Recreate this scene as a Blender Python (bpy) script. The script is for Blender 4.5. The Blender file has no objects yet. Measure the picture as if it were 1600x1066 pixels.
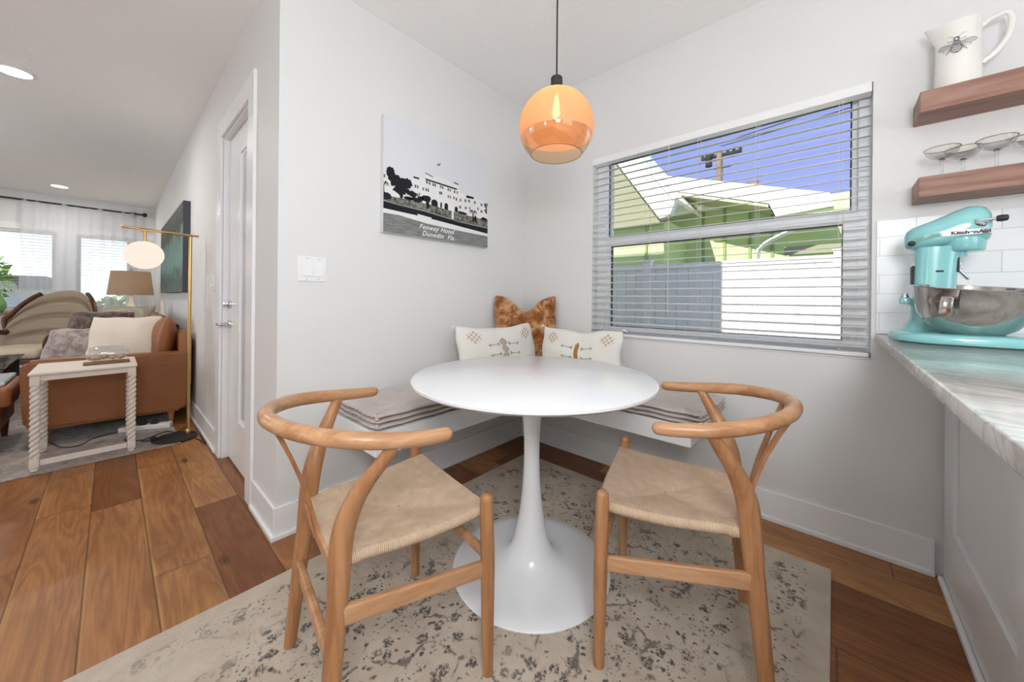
import bpy, bmesh, math, random
from mathutils import Vector, Matrix
random.seed(7)
PI = math.pi
COL = bpy.context.scene.collection
SC = bpy.context.scene

# ------------------------------------------------------------------ camera
cam_d = bpy.data.cameras.new('camera'); cam = bpy.data.objects.new('camera', cam_d); COL.objects.link(cam)
cam_d.sensor_width = 36; cam_d.lens = 561.14 / 1600 * 36
cam_d.shift_y = -(533 - 466.64) / 1600
cam_d.clip_start = .02; cam_d.clip_end = 200
yaw = math.radians(41.88); roll = math.radians(.5256)
F = Vector((-math.sin(yaw), math.cos(yaw), 0)); R0 = Vector((math.cos(yaw), math.sin(yaw), 0)); U0 = Vector((0, 0, 1))
R = R0 * math.cos(roll) + U0 * math.sin(roll); U = U0 * math.cos(roll) - R0 * math.sin(roll)
CP = Vector((1.8079, -2.1383, 1.0586))
m = Matrix((R, U, -F)).transposed().to_4x4(); m.translation = CP
cam.matrix_world = m
SC.camera = cam

# ------------------------------------------------------------------ world, exposure
SC.view_settings.view_transform = 'Standard'; SC.view_settings.look = 'None'
SC.view_settings.exposure = 0.27; SC.view_settings.gamma = 1; SC.view_settings.use_curve_mapping = False
w = bpy.data.worlds.new('sky'); SC.world = w; w.use_nodes = True
nt = w.node_tree; nt.nodes.clear()
tc = nt.nodes.new('ShaderNodeTexCoord'); sp = nt.nodes.new('ShaderNodeSeparateXYZ'); rp = nt.nodes.new('ShaderNodeValToRGB')
bg = nt.nodes.new('ShaderNodeBackground'); wo = nt.nodes.new('ShaderNodeOutputWorld')
nt.links.new(tc.outputs['Generated'], sp.inputs[0]); nt.links.new(sp.outputs['Z'], rp.inputs[0])
rp.color_ramp.elements[0].position = 0.06; rp.color_ramp.elements[0].color = (.88, .94, 1.0, 1)
e_ = rp.color_ramp.elements.new(.17); e_.color = (.170, .205, .40, 1)
rp.color_ramp.elements[2].position = .55; rp.color_ramp.elements[2].color = (.135, .170, .40, 1)
nt.links.new(rp.outputs[0], bg.inputs[0]); bg.inputs[1].default_value = 2.1; nt.links.new(bg.outputs[0], wo.inputs[0])

# ------------------------------------------------------------------ sun and added fill lights
def lamp(name, kind, loc, power, size=.1, size_y=None, rot=None, color=(1, 1, 1), radius=.03, direction=None, spread=None):
    l = bpy.data.lights.new(name, kind); l.energy = power; l.color = color
    if kind == 'AREA':
        l.size = size
        if size_y: l.shape = 'RECTANGLE'; l.size_y = size_y
        if spread: l.spread = spread
    elif kind == 'SUN': l.angle = math.radians(.6)
    else: l.shadow_soft_size = radius
    o = bpy.data.objects.new(name, l); o.location = loc
    if direction is not None: o.rotation_euler = Vector(direction).to_track_quat('-Z', 'Y').to_euler()
    COL.objects.link(o); return o
lamp('sun', 'SUN', (0, -5, 12), 7.0, direction=(.19, .70, -.72), color=(1, .96, .90))
# added area fills before the blank rear and kitchen walls, no openings behind them
lamp('back_area_fill', 'AREA', (1.4, -5.3, 1.25), 4, 3.2, 2.1, direction=(0, 1, .1), color=(.90, .95, 1.0))
lamp('kitchen_area_fill', 'AREA', (4.85, -2.6, 1.45), 26, 2.4, 1.5, direction=(-1, 0, .15), color=(.90, .95, 1.0))
lamp('living_area_fill', 'AREA', (-3.6, -5.3, 1.2), 14, 2.6, 1.6, direction=(0, 1, .45), color=(.92, .96, 1))
# added point fills with no fittings: near the camera and in the living room
lamp('camera_point_fill', 'POINT', (2.2, -2.40, 1.60), 62, radius=.26, color=(.95, .98, 1.0))
lamp('rear_point_fill', 'POINT', (1.1, -4.1, 1.2), 13, radius=.22, color=(.95, .98, 1.0))
lamp('living_point_fill', 'POINT', (-3.4, -4.7, 1.45), 26, radius=.2, color=(.95, .98, 1.0))

# ------------------------------------------------------------------ helpers
def S2L(c):
    return tuple((x / 12.92 if x <= .04045 else ((x + .055) / 1.055) ** 2.4) for x in c)
def rgb(r, g, b): return S2L((r / 255, g / 255, b / 255)) + (1,)
def mat(name, col, rough=.5, metal=0, spec=.5, noise=None, bump=None, coat=0, sheen=0, emit=None, estr=1.0):
    """noise=(scale, colour2, contrast, stretch xyz), bump=(scale, strength)"""
    M = bpy.data.materials.new(name); M.use_nodes = True; n = M.node_tree; b = n.nodes['Principled BSDF']
    b.inputs['Base Color'].default_value = col; b.inputs['Roughness'].default_value = rough; b.inputs['Metallic'].default_value = metal
    b.inputs['Specular IOR Level'].default_value = spec
    if coat: b.inputs['Coat Weight'].default_value = coat; b.inputs['Coat Roughness'].default_value = .08
    if sheen: b.inputs['Sheen Weight'].default_value = sheen
    if emit: b.inputs['Emission Color'].default_value = emit; b.inputs['Emission Strength'].default_value = estr
    t = n.nodes.new('ShaderNodeTexCoord')
    if noise:
        mp = n.nodes.new('ShaderNodeMapping'); mp.inputs['Scale'].default_value = noise[3] if len(noise) > 3 else (1, 1, 1)
        n.links.new(t.outputs['Object'], mp.inputs[0])
        nz = n.nodes.new('ShaderNodeTexNoise'); nz.inputs['Scale'].default_value = noise[0]; nz.inputs['Detail'].default_value = 6
        n.links.new(mp.outputs[0], nz.inputs[0])
        r = n.nodes.new('ShaderNodeValToRGB'); k = noise[2] if len(noise) > 2 else .25
        r.color_ramp.elements[0].position = .5 - k / 2; r.color_ramp.elements[0].color = col
        r.color_ramp.elements[1].position = .5 + k / 2; r.color_ramp.elements[1].color = noise[1]
        n.links.new(nz.outputs['Fac'], r.inputs[0]); n.links.new(r.outputs[0], b.inputs['Base Color'])
    if bump:
        nz = n.nodes.new('ShaderNodeTexNoise'); nz.inputs['Scale'].default_value = bump[0]; nz.inputs['Detail'].default_value = 4
        n.links.new(t.outputs['Object'], nz.inputs[0])
        bp = n.nodes.new('ShaderNodeBump'); bp.inputs['Strength'].default_value = bump[1]; bp.inputs['Distance'].default_value = .01
        n.links.new(nz.outputs['Fac'], bp.inputs['Height']); n.links.new(bp.outputs[0], b.inputs['Normal'])
    return M
class NB:
    """small node builder"""
    def __init__(s, M): s.n = M.node_tree; s.b = s.n.nodes['Principled BSDF']
    def node(s, t, **k):
        x = s.n.nodes.new(t)
        for a, v in k.items(): setattr(x, a, v)
        return x
    def put(s, sock, v):
        if hasattr(v, 'is_output') or isinstance(v, bpy.types.NodeSocket): s.n.links.new(v, sock)
        else: sock.default_value = v
    def math(s, op, a, b=0.0, c=None, clamp=False):
        x = s.node('ShaderNodeMath', operation=op, use_clamp=clamp); s.put(x.inputs[0], a); s.put(x.inputs[1], b)
        if c is not None: s.put(x.inputs[2], c)
        return x.outputs[0]
    def mix(s, f, a, b, mode='MIX'):
        x = s.node('ShaderNodeMix', data_type='RGBA', blend_type=mode); s.put(x.inputs[0], f); s.put(x.inputs[6], a); s.put(x.inputs[7], b); return x.outputs[2]
    def comb(s, x_, y_, z_):
        x = s.node('ShaderNodeCombineXYZ'); s.put(x.inputs[0], x_); s.put(x.inputs[1], y_); s.put(x.inputs[2], z_); return x.outputs[0]
    def noise(s, v, scale, detail=4, rough=.5, dist=0):
        x = s.node('ShaderNodeTexNoise'); s.put(x.inputs['Vector'], v); x.inputs['Scale'].default_value = scale; x.inputs['Detail'].default_value = detail
        x.inputs['Roughness'].default_value = rough; x.inputs['Distortion'].default_value = dist; return x.outputs['Fac']
    def ramp(s, f, *els):
        x = s.node('ShaderNodeValToRGB'); s.put(x.inputs[0], f); e = x.color_ramp.elements
        while len(e) < len(els): e.new(.5)
        for i, (p, c) in enumerate(els): e[i].position = p; e[i].color = c if isinstance(c, tuple) else (c, c, c, 1)
        return x.outputs[0]
    def bump(s, h, st, dist=.01):
        x = s.node('ShaderNodeBump'); x.inputs['Strength'].default_value = st; x.inputs['Distance'].default_value = dist
        s.put(x.inputs['Height'], h); s.n.links.new(x.outputs[0], s.b.inputs['Normal'])
    def xyz(s, out='Object'):
        t = s.node('ShaderNodeTexCoord'); q = s.node('ShaderNodeSeparateXYZ'); s.n.links.new(t.outputs[out], q.inputs[0]); return t.outputs[out], q.outputs

def mesh_obj(name, bm, m=None, parent=None, smooth=False, loc=None):
    bmesh.ops.recalc_face_normals(bm, faces=bm.faces[:])
    me = bpy.data.meshes.new(name); bm.to_mesh(me); bm.free()
    if m is not None:
        for x in (m if isinstance(m, (list, tuple)) else [m]): me.materials.append(x)
    if smooth:
        for p in me.polygons: p.use_smooth = True
        try: me.set_sharp_from_angle(angle=math.radians(smooth if smooth > 1 else 40))
        except Exception: pass
    o = bpy.data.objects.new(name, me); COL.objects.link(o)
    if parent is not None: o.parent = parent
    if loc is not None: o.location = loc
    return o
def tag(o, label=None, cat=None, group=None, kind=None):
    if label: o['label'] = label
    if cat: o['category'] = cat
    if group: o['group'] = group
    if kind: o['kind'] = kind
    return o
def thing(name, label, cat, loc=(0, 0, 0), rz=0, group=None):
    o = bpy.data.objects.new(name, None); COL.objects.link(o); o.location = loc; o.rotation_euler = (0, 0, rz); o.empty_display_size = .05
    return tag(o, label, cat, group)
def struct(o): o['kind'] = 'structure'; return o
def BM(): return bmesh.new()
def box(bm, x0, x1, y0, y1, z0, z1, bev=0, mi=0, seg=2, M=None):
    v = [bm.verts.new(p) for p in ((x0, y0, z0), (x1, y0, z0), (x1, y1, z0), (x0, y1, z0), (x0, y0, z1), (x1, y0, z1), (x1, y1, z1), (x0, y1, z1))]
    fs = [bm.faces.new([v[i] for i in q]) for q in ((3, 2, 1, 0), (4, 5, 6, 7), (0, 1, 5, 4), (1, 2, 6, 5), (2, 3, 7, 6), (3, 0, 4, 7))]
    for f in fs: f.material_index = mi
    vs = v
    if bev:
        es = {e for f in fs for e in f.edges}
        r = bmesh.ops.bevel(bm, geom=list(es), offset=bev, segments=seg, affect='EDGES', profile=.5)
        vs = list({x for f in r['faces'] for x in f.verts} | {x for x in v if x.is_valid})
        for f in r['faces']: f.material_index = mi
    if M is not None: bmesh.ops.transform(bm, matrix=M, verts=vs)
def prism(bm, pts, a, b, axis='y', mi=0):
    """polygon pts in the plane perpendicular to axis, extruded from a to b"""
    def P(p, t): return {'x': (t, p[0], p[1]), 'y': (p[0], t, p[1]), 'z': (p[0], p[1], t)}[axis]
    A = [bm.verts.new(P(p, a)) for p in pts]; B = [bm.verts.new(P(p, b)) for p in pts]; n = len(pts)
    fs = [bm.faces.new(A), bm.faces.new(B[::-1])] + [bm.faces.new((A[i], A[(i + 1) % n], B[(i + 1) % n], B[i])) for i in range(n)]
    for f in fs: f.material_index = mi
def catmull(pts, n=6):
    pts = [Vector(p) for p in pts]; P = [pts[0] * 2 - pts[1]] + pts + [pts[-1] * 2 - pts[-2]]; o = []
    for i in range(1, len(P) - 2):
        for k in range(n):
            t = k / n; a, b, c, d = P[i - 1:i + 3]
            o.append(.5 * ((2 * b) + (c - a) * t + (2 * a - 5 * b + 4 * c - d) * t * t + (3 * b - 3 * c + d - a) * t ** 3))
    o.append(pts[-1].copy()); return o
def interp(vals, n):
    v = [Vector((x, 0, 0)) for x in vals]; return [p.x for p in catmull(v, n)]
def tube(bm, pts, r, seg=10, mi=0, flat=None, round_ends=False, closed=False, ref=None):
    """sweep; r number or list; flat = (ru, rv) multipliers of the section in the frame given by ref"""
    pts = [Vector(p) for p in pts]; n = len(pts); rr = r if isinstance(r, (list, tuple)) else [r] * n
    if round_ends:
        def cap(p, d, R_):
            return [(p + d * (R_ * math.sin(a)), R_ * math.cos(a)) for a in (math.radians(30), math.radians(60), math.radians(82))]
        a = cap(pts[0], (pts[0] - pts[1]).normalized(), rr[0])[::-1]; b = cap(pts[-1], (pts[-1] - pts[-2]).normalized(), rr[-1])
        rr = [x[1] for x in a] + list(rr) + [x[1] for x in b]; pts = [x[0] for x in a] + pts + [x[0] for x in b]; n = len(pts)
    rings = []; up = Vector(ref) if ref is not None else None; prev = None
    for i in range(n):
        if closed: t = (pts[(i + 1) % n] - pts[i - 1])
        else: t = pts[min(i + 1, n - 1)] - pts[max(i - 1, 0)]
        t = t.normalized() if t.length > 1e-9 else (prev or Vector((0, 0, 1)))
        if up is None: up = Vector((0, 0, 1)) if abs(t.z) < .9 else Vector((1, 0, 0))
        u = (up - t * up.dot(t))
        if u.length < 1e-6: u = t.orthogonal()
        u.normalize(); v = t.cross(u)
        if ref is None: up = u
        prev = t
        fu, fv = (flat[i] if isinstance(flat, list) else flat) if flat else (1, 1)
        rings.append([bm.verts.new(pts[i] + u * (rr[i] * fu * math.cos(2 * PI * k / seg)) + v * (rr[i] * fv * math.sin(2 * PI * k / seg))) for k in range(seg)])
    fs = []
    for i in range(n if closed else n - 1):
        A, B = rings[i], rings[(i + 1) % n]
        for k in range(seg): fs.append(bm.faces.new((A[k], A[(k + 1) % seg], B[(k + 1) % seg], B[k])))
    if not closed: fs.append(bm.faces.new(rings[0][::-1])); fs.append(bm.faces.new(rings[-1]))
    for f in fs: f.material_index = mi
def lathe(bm, prof, c=(0, 0, 0), seg=32, mi=0, sx=1, sy=1, M=None):
    rings = []; vs = []
    for r, z in prof:
        if r < 1e-6: rings.append([bm.verts.new((c[0], c[1], c[2] + z))])
        else: rings.append([bm.verts.new((c[0] + sx * r * math.cos(2 * PI * k / seg), c[1] + sy * r * math.sin(2 * PI * k / seg), c[2] + z)) for k in range(seg)])
        vs += rings[-1]
    for A, B in zip(rings, rings[1:]):
        for k in range(seg):
            q = [A[k % len(A)], A[(k + 1) % len(A)] if len(A) > 1 else None, B[(k + 1) % len(B)] if len(B) > 1 else None, B[k % len(B)]]
            q = [x for i, x in enumerate(q) if x is not None and x not in q[:i]]
            if len(q) > 2: bm.faces.new(q).material_index = mi
    if M is not None: bmesh.ops.transform(bm, matrix=M, verts=vs)
def grid_surf(bm, nu, nv, fn, mi=0):
    V = [[bm.verts.new(fn(i / nu, j / nv)) for j in range(nv + 1)] for i in range(nu + 1)]
    for i in range(nu):
        for j in range(nv): bm.faces.new((V[i][j], V[i + 1][j], V[i + 1][j + 1], V[i][j + 1])).material_index = mi
    return V
SPLIT = ('corner_knot', 'screw', 'plug', 'insulator', 'apron', 'rail', 'seashell', 'runner', 'bracket', 'shade_wire')
def hsh(*a):
    x = math.sin(sum(v * k for v, k in zip(a, (12.9898, 78.233, 37.719, 4.581)))) * 43758.5453
    return x - math.floor(x)

# ------------------------------------------------------------------ materials
M_wall = mat('wall_paint', rgb(226, 226, 225), .55, spec=.25, bump=(60, .06))
M_ceil = mat('ceiling_paint', rgb(250, 250, 249), .7, spec=.15, bump=(45, .25))
M_trim = mat('trim_paint', rgb(238, 239, 240), .32, spec=.4)
M_white = mat('satin_white', rgb(236, 237, 238), .3, spec=.45)
M_tulip = mat('white_lacquer', rgb(236, 238, 241), .22, spec=.5)
M_black = mat('black_metal', rgb(40, 40, 42), .5, spec=.4)
M_cord = mat('black_cord', rgb(20, 20, 22), .5)
M_brass = mat('brushed_brass', rgb(201, 168, 108), .28, metal=1)
M_chrome = mat('chrome', rgb(215, 215, 218), .12, metal=1)
M_steel = mat('polished_steel', rgb(190, 186, 182), .13, metal=1)
M_dark = mat('dark_gap', rgb(18, 17, 16), .8)
M_linen = mat('natural_linen', rgb(190, 180, 173), .9, spec=.1, noise=(25, rgb(202, 193, 187), .4), bump=(260, .2), sheen=.2)
M_cotton = mat('white_cotton', rgb(230, 228, 222), .92, spec=.08, bump=(300, .25))
M_thread_g = mat('grey_thread', rgb(150, 146, 142), .9)
M_thread_o = mat('ochre_thread', rgb(176, 132, 72), .9)
M_thread_b = mat('beige_thread', rgb(190, 178, 164), .9)
M_vinyl = mat('white_vinyl', rgb(240, 238, 232), .5)
M_vinyl_frame = mat('window_vinyl', rgb(240, 243, 248), .35)
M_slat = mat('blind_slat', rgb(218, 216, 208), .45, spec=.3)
M_leather = mat('cognac_leather', rgb(136, 84, 46), .42, spec=.4, noise=(3.5, rgb(154, 98, 56), .5), bump=(120, .12))
M_leather_d = mat('brown_leather', rgb(92, 62, 44), .45, spec=.35, noise=(4, rgb(112, 80, 60), .5), bump=(90, .12))
M_taupe = mat('taupe_canvas', rgb(204, 188, 166), .9, spec=.1, noise=(60, rgb(214, 199, 178), .4), bump=(200, .2))
M_walnut = mat('walnut', rgb(78, 40, 22), .35, noise=(8, rgb(104, 56, 32), .4, (1, 6, 1)))
M_cream = mat('cream_paint', rgb(226, 216, 205), .55, spec=.25, bump=(40, .08))
M_ivory = mat('ivory_ceramic', rgb(235, 233, 228), .18, spec=.5)
M_aqua = mat('aqua_enamel', rgb(136, 200, 202), .16, spec=.55, coat=.5)
M_aqua_l = mat('pale_aqua_plastic', rgb(160, 214, 196), .25)
M_green = mat('green_glass', rgb(122, 172, 104), .15)
M_sand = mat('shells', rgb(205, 180, 150), .7, noise=(14, rgb(166, 98, 62), .35))
M_ink = mat('grey_ink', rgb(112, 112, 116), .6)
M_gold = mat('gold_rim', rgb(190, 150, 90), .25, metal=1)

def wood_mat(name, c0, c1, c2, axis, scale=1.0, rough=.33, gs=1.0):
    """grain stretched along local axis"""
    M = mat(name, c0, rough, spec=.4); q = NB(M); v, s = q.xyz()
    k = [14, 14, 14]; k[axis] = 1.1
    mp = q.node('ShaderNodeMapping'); mp.inputs['Scale'].default_value = [a * scale for a in k]; q.n.links.new(v, mp.inputs[0])
    a = q.noise(mp.outputs[0], 1.3, 5, .6, .8); b = q.noise(mp.outputs[0], 9, 3, .5, 0)
    f = q.math('ADD', q.math('MULTIPLY', a, .75), q.math('MULTIPLY', b, .25 * gs))
    q.put(q.b.inputs['Base Color'], q.ramp(f, (.36, c0), (.5, c1), (.66, c2)))
    q.bump(b, .05); return M
M_beech = wood_mat('oiled_beech', rgb(150, 102, 66), rgb(174, 124, 84), rgb(190, 144, 106), 2, 1.0, .34)
M_beech_h = wood_mat('oiled_beech_arm', rgb(166, 118, 80), rgb(188, 142, 104), rgb(204, 162, 126), 0, 1.0, .3)
M_shelf = wood_mat('stained_pine', rgb(122, 84, 68), rgb(146, 108, 92), rgb(168, 132, 118), 0, .9, .45)
M_baseboardwood = wood_mat('board_wood', rgb(110, 70, 42), rgb(132, 88, 54), rgb(150, 104, 70), 1)

def floor_mat():
    M = mat('oak_planks', rgb(150, 100, 60), .36, spec=.35); q = NB(M); v, s = q.xyz()
    W = .172; Lp = 1.25
    yy = q.math('DIVIDE', q.math('ADD', s[1], 2.027 + W * 40), W); row = q.math('FLOOR', yy); fy = q.math('FRACT', yy)
    wn = q.node('ShaderNodeTexWhiteNoise', noise_dimensions='1D'); q.put(wn.inputs['W'], row)
    xx = q.math('ADD', q.math('DIVIDE', q.math('ADD', s[0], 60), Lp), q.math('MULTIPLY', wn.outputs['Value'], 7.3)); col = q.math('FLOOR', xx); fx = q.math('FRACT', xx)
    w2 = q.node('ShaderNodeTexWhiteNoise', noise_dimensions='2D'); q.put(w2.inputs['Vector'], q.comb(row, col, 0))
    rnd = w2.outputs['Value']; sc = q.node('ShaderNodeSeparateColor'); q.n.links.new(w2.outputs['Color'], sc.inputs[0])
    base = q.ramp(rnd, (0, rgb(132, 82, 44)), (.3, rgb(154, 99, 54)), (.6, rgb(170, 113, 64)), (1, rgb(192, 138, 86)))
    off = q.math('MULTIPLY', rnd, 37.0)
    g = q.comb(q.math('ADD', q.math('MULTIPLY', s[0], 1.1), off), q.math('MULTIPLY', s[1], 8.0), off)
    n1 = q.noise(g, 1.1, 3, .5, .7)
    wv = q.math('FRACT', q.math('MULTIPLY', n1, 9.0)); wv = q.math('ABSOLUTE', q.math('SUBTRACT', wv, .5))
    g2 = q.comb(q.math('ADD', q.math('MULTIPLY', s[0], 5), off), q.math('MULTIPLY', s[1], 120.0), off); n2 = q.noise(g2, 1.0, 4, .6)
    big = q.noise(q.comb(q.math('ADD', s[0], off), q.math('MULTIPLY', s[1], 2.5), 0), 2.2, 3)
    dark = q.mix(1.0, base, rgb(150, 110, 84), 'MULTIPLY')
    c = q.mix(q.math('MULTIPLY', q.ramp(wv, (.0, 0.0), (.5, 1.0)), .40), base, dark)
    c = q.mix(q.math('MULTIPLY', q.ramp(n2, (.35, 1.0), (.6, 0.0)), .22), c, rgb(84, 48, 26))
    c = q.mix(q.math('MULTIPLY', q.ramp(big, (.3, 1.0), (.55, 0.0)), .4), c, rgb(96, 56, 32))
    # knots
    vo = q.node('ShaderNodeTexVoronoi'); vo.inputs['Scale'].default_value = 1.0
    q.put(vo.inputs['Vector'], q.comb(q.math('MULTIPLY', s[0], 1.6), q.math('MULTIPLY', s[1], 3.6), 0))
    kn = q.ramp(q.math('ADD', vo.outputs['Distance'], q.math('MULTIPLY', n2, .06)), (.055, 1.0), (.12, 0.0))
    sel = q.math('GREATER_THAN', q.math('FRACT', q.math('MULTIPLY', vo.outputs['Distance'], 0) ), -1)
    c = q.mix(q.math('MULTIPLY', kn, .8), c, rgb(38, 22, 14))
    sap = q.math('MULTIPLY', q.math('GREATER_THAN', sc.outputs[0], .72), q.ramp(q.math('ADD', fy, q.math('MULTIPLY', n1, .5)), (.24, 1.0), (.30, 0.0)))
    c = q.mix(q.math('MULTIPLY', sap, .55), c, rgb(206, 158, 104))
    e1 = q.math('MINIMUM', fy, q.math('SUBTRACT', 1, fy)); e2 = q.math('MULTIPLY', q.math('MINIMUM', fx, q.math('SUBTRACT', 1, fx)), Lp / W)
    e = q.math('MINIMUM', e1, e2); ln = q.ramp(e, (.008, 1.0), (.018, 0.0))
    c = q.mix(q.math('MULTIPLY', ln, .6), c, rgb(50, 30, 18))
    q.put(q.b.inputs['Base Color'], c)
    h = q.math('SUBTRACT', q.math('MULTIPLY', n2, .12), ln); q.bump(h, .25, .002); return M
M_floor = floor_mat()

def rug_mat(name, base, base2, dark, dark2, fade_scale, border=True, grey=.0):
    M = mat(name, base, .95, spec=.05, sheen=.15); q = NB(M); v, s = q.xyz()
    fine = q.noise(v, 220, 3); mid = q.noise(v, 9, 4, .6)
    c = q.mix(q.ramp(mid, (.35, 0.0), (.65, 1.0)), base, base2)
    # florets: rings and dots of several sizes, worn away by a large noise
    jit = q.node('ShaderNodeTexNoise'); jit.inputs['Scale'].default_value = 45; q.n.links.new(v, jit.inputs[0])
    vv = q.node('ShaderNodeMix', data_type='VECTOR'); vv.inputs[0].default_value = .022; q.n.links.new(v, vv.inputs[4]); q.n.links.new(jit.outputs['Color'], vv.inputs[5])
    P = vv.outputs[1]
    def vor(sc, feature='F1'):
        x = q.node('ShaderNodeTexVoronoi', feature=feature); x.inputs['Scale'].default_value = sc; q.put(x.inputs['Vector'], P); return x
    v1 = vor(17); v2 = vor(38); v3 = vor(75); ed = vor(9, 'DISTANCE_TO_EDGE')
    wear = q.noise(v, fade_scale, 3, .55); wear2 = q.noise(v, 11, 5, .75)
    speck = q.ramp(q.noise(v, 95, 3, .6), (.44, .15), (.50, 1.0))
    ring = q.math('MULTIPLY', q.ramp(v1.outputs['Distance'], (.0, .35), (.10, .9), (.24, 1.0), (.34, 0.0)), speck)
    dots = q.ramp(v2.outputs['Distance'], (.16, 1.0), (.30, 0.0)); small = q.ramp(v3.outputs['Distance'], (.2, 1.0), (.36, 0.0))
    vine = q.ramp(ed.outputs['Distance'], (.02, 1.0), (.05, 0.0))
    pat = q.math('MAXIMUM', q.math('MULTIPLY', ring, q.ramp(wear2, (.41, 0.0), (.46, 1.0))), q.math('MULTIPLY', dots, q.ramp(wear2, (.46, 0.0), (.50, 1.0))))
    pat = q.math('MAXIMUM', pat, q.math('MULTIPLY', small, q.ramp(wear2, (.40, 1.0), (.48, 0.0))))
    pat = q.math('MAXIMUM', pat, q.math('MULTIPLY', vine, q.ramp(wear2, (.48, 0.0), (.56, .8))))
    pat = q.math('MULTIPLY', pat, q.ramp(wear, (.38, .15), (.48, 1.0)))
    if border:
        bx = q.math('MINIMUM', q.math('SUBTRACT', s[0], .26), q.math('SUBTRACT', 1.807, s[0])); by = q.math('SUBTRACT', -.25, s[1])
        bd = q.math('MINIMUM', bx, by)
        pat = q.math('MULTIPLY', pat, q.ramp(bd, (.055, 0.0), (.075, 1.0)))
        gap = q.ramp(bd, (.145, 1.0), (.16, .35), (.22, .35), (.24, 1.0)); pat = q.math('MULTIPLY', pat, gap)
    c = q.mix(q.math('MULTIPLY', pat, .92), c, q.mix(q.ramp(wear2, (.4, 0.0), (.6, 1.0)), dark, dark2))
    c = q.mix(.18, c, q.ramp(fine, (.3, 0.35), (.7, .95)), 'MULTIPLY')
    q.put(q.b.inputs['Base Color'], c); q.bump(fine, .5, .003); return M
M_rug = rug_mat('distressed_rug', rgb(192, 177, 160), rgb(206, 194, 178), rgb(56, 56, 62), rgb(84, 76, 72), 1.5)
M_rug2 = rug_mat('blue_grey_rug', rgb(150, 140, 134), rgb(184, 170, 160), rgb(78, 84, 98), rgb(122, 112, 108), 2.3, border=False)

def seat_mat():
    M = mat('paper_cord', rgb(196, 170, 138), .8, spec=.15); q = NB(M)
    t = q.node('ShaderNodeTexCoord'); s = q.node('ShaderNodeSeparateXYZ'); q.n.links.new(t.outputs['UV'], s.inputs[0])
    a = q.math('FRACT', q.math('DIVIDE', s.outputs[0], .0045)); w_ = q.math('SINE', q.math('MULTIPLY', a, PI))
    nz = q.noise(t.outputs['Object'], 30, 4); tw = q.math('SINE', q.math('MULTIPLY', q.math('ADD', s.outputs[1], q.math('MULTIPLY', s.outputs[0], .6)), 900))
    c = q.mix(q.ramp(nz, (.3, 0.0), (.7, 1.0)), rgb(208, 180, 152), rgb(224, 200, 174))
    c = q.mix(q.math('MULTIPLY', q.ramp(w_, (.0, 1.0), (.55, 0.0)), .65), c, rgb(132, 100, 70))
    q.put(q.b.inputs['Base Color'], c); q.bump(q.math('ADD', w_, q.math('MULTIPLY', tw, .12)), .7, .002); return M
M_seat = seat_mat()

def marble_mat():
    M = mat('veined_quartz', rgb(214, 212, 208), .12, spec=.5); q = NB(M); v, s = q.xyz()
    g = q.comb(q.math('MULTIPLY', s[0], 1.6), q.math('ADD', q.math('MULTIPLY', s[1], 3.4), q.math('MULTIPLY', s[0], 1.2)), q.math('MULTIPLY', s[2], 4))
    n1 = q.noise(g, 1.5, 5, .55, .6); n2 = q.noise(g, 2.4, 4, .6, 1.0)
    c = q.ramp(n1, (.30, rgb(160, 157, 154)), (.44, rgb(202, 199, 195)), (.56, rgb(218, 216, 212)), (.7, rgb(190, 185, 180)))
    c = q.mix(q.math('MULTIPLY', q.ramp(n2, (.45, 0.0), (.5, 1.0), (.55, 0.0)), .5), c, rgb(150, 148, 150))
    q.put(q.b.inputs['Base Color'], c); return M
M_marble = marble_mat()

def tile_mat():
    M = mat('subway_tile', rgb(236, 237, 238), .3, spec=.5); q = NB(M); v, s = q.xyz()
    br = q.node('ShaderNodeTexBrick'); br.offset = .5
    q.put(br.inputs['Vector'], q.comb(q.math('ADD', s[0], .0), q.math('ADD', s[2], 0), 0)); br.inputs['Scale'].default_value = 1
    br.inputs['Brick Width'].default_value = .205; br.inputs['Row Height'].default_value = .078; br.inputs['Mortar Size'].default_value = .0016
    br.inputs['Color1'].default_value = rgb(236, 237, 238); br.inputs['Color2'].default_value = rgb(230, 232, 234); br.inputs['Mortar'].default_value = rgb(205, 205, 204)
    q.put(q.b.inputs['Base Color'], br.outputs['Color']); q.bump(q.math('SUBTRACT', q.math('ADD', 1, q.math('MULTIPLY', q.noise(v, 18, 2), .5)), br.outputs['Fac']), .25, .002); return M
M_tile = tile_mat()

def thin_glass(name, tint, alpha_gloss=.08, rough=.02):
    M = bpy.data.materials.new(name); M.use_nodes = True; n = M.node_tree; n.nodes.clear()
    o = n.nodes.new('ShaderNodeOutputMaterial'); tr = n.nodes.new('ShaderNodeBsdfTransparent'); tr.inputs[0].default_value = tint
    gl = n.nodes.new('ShaderNodeBsdfGlossy'); gl.inputs['Roughness'].default_value = rough
    fr = n.nodes.new('ShaderNodeLayerWeight'); fr.inputs[0].default_value = .35
    mr = n.nodes.new('ShaderNodeMapRange'); mr.inputs['To Min'].default_value = alpha_gloss; mr.inputs['To Max'].default_value = .45
    n.links.new(fr.outputs['Facing'], mr.inputs['Value'])
    mx = n.nodes.new('ShaderNodeMixShader'); n.links.new(mr.outputs[0], mx.inputs[0]); n.links.new(tr.outputs[0], mx.inputs[1]); n.links.new(gl.outputs[0], mx.inputs[2])
    n.links.new(mx.outputs[0], o.inputs[0]); return M
M_glass = thin_glass('clear_glass', (.97, .98, .98, 1), .04)
M_amber = thin_glass('amber_glass', rgb(236, 218, 184), .07)
M_pane = thin_glass('window_glass', (.97, .985, .98, 1), .015)
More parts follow.
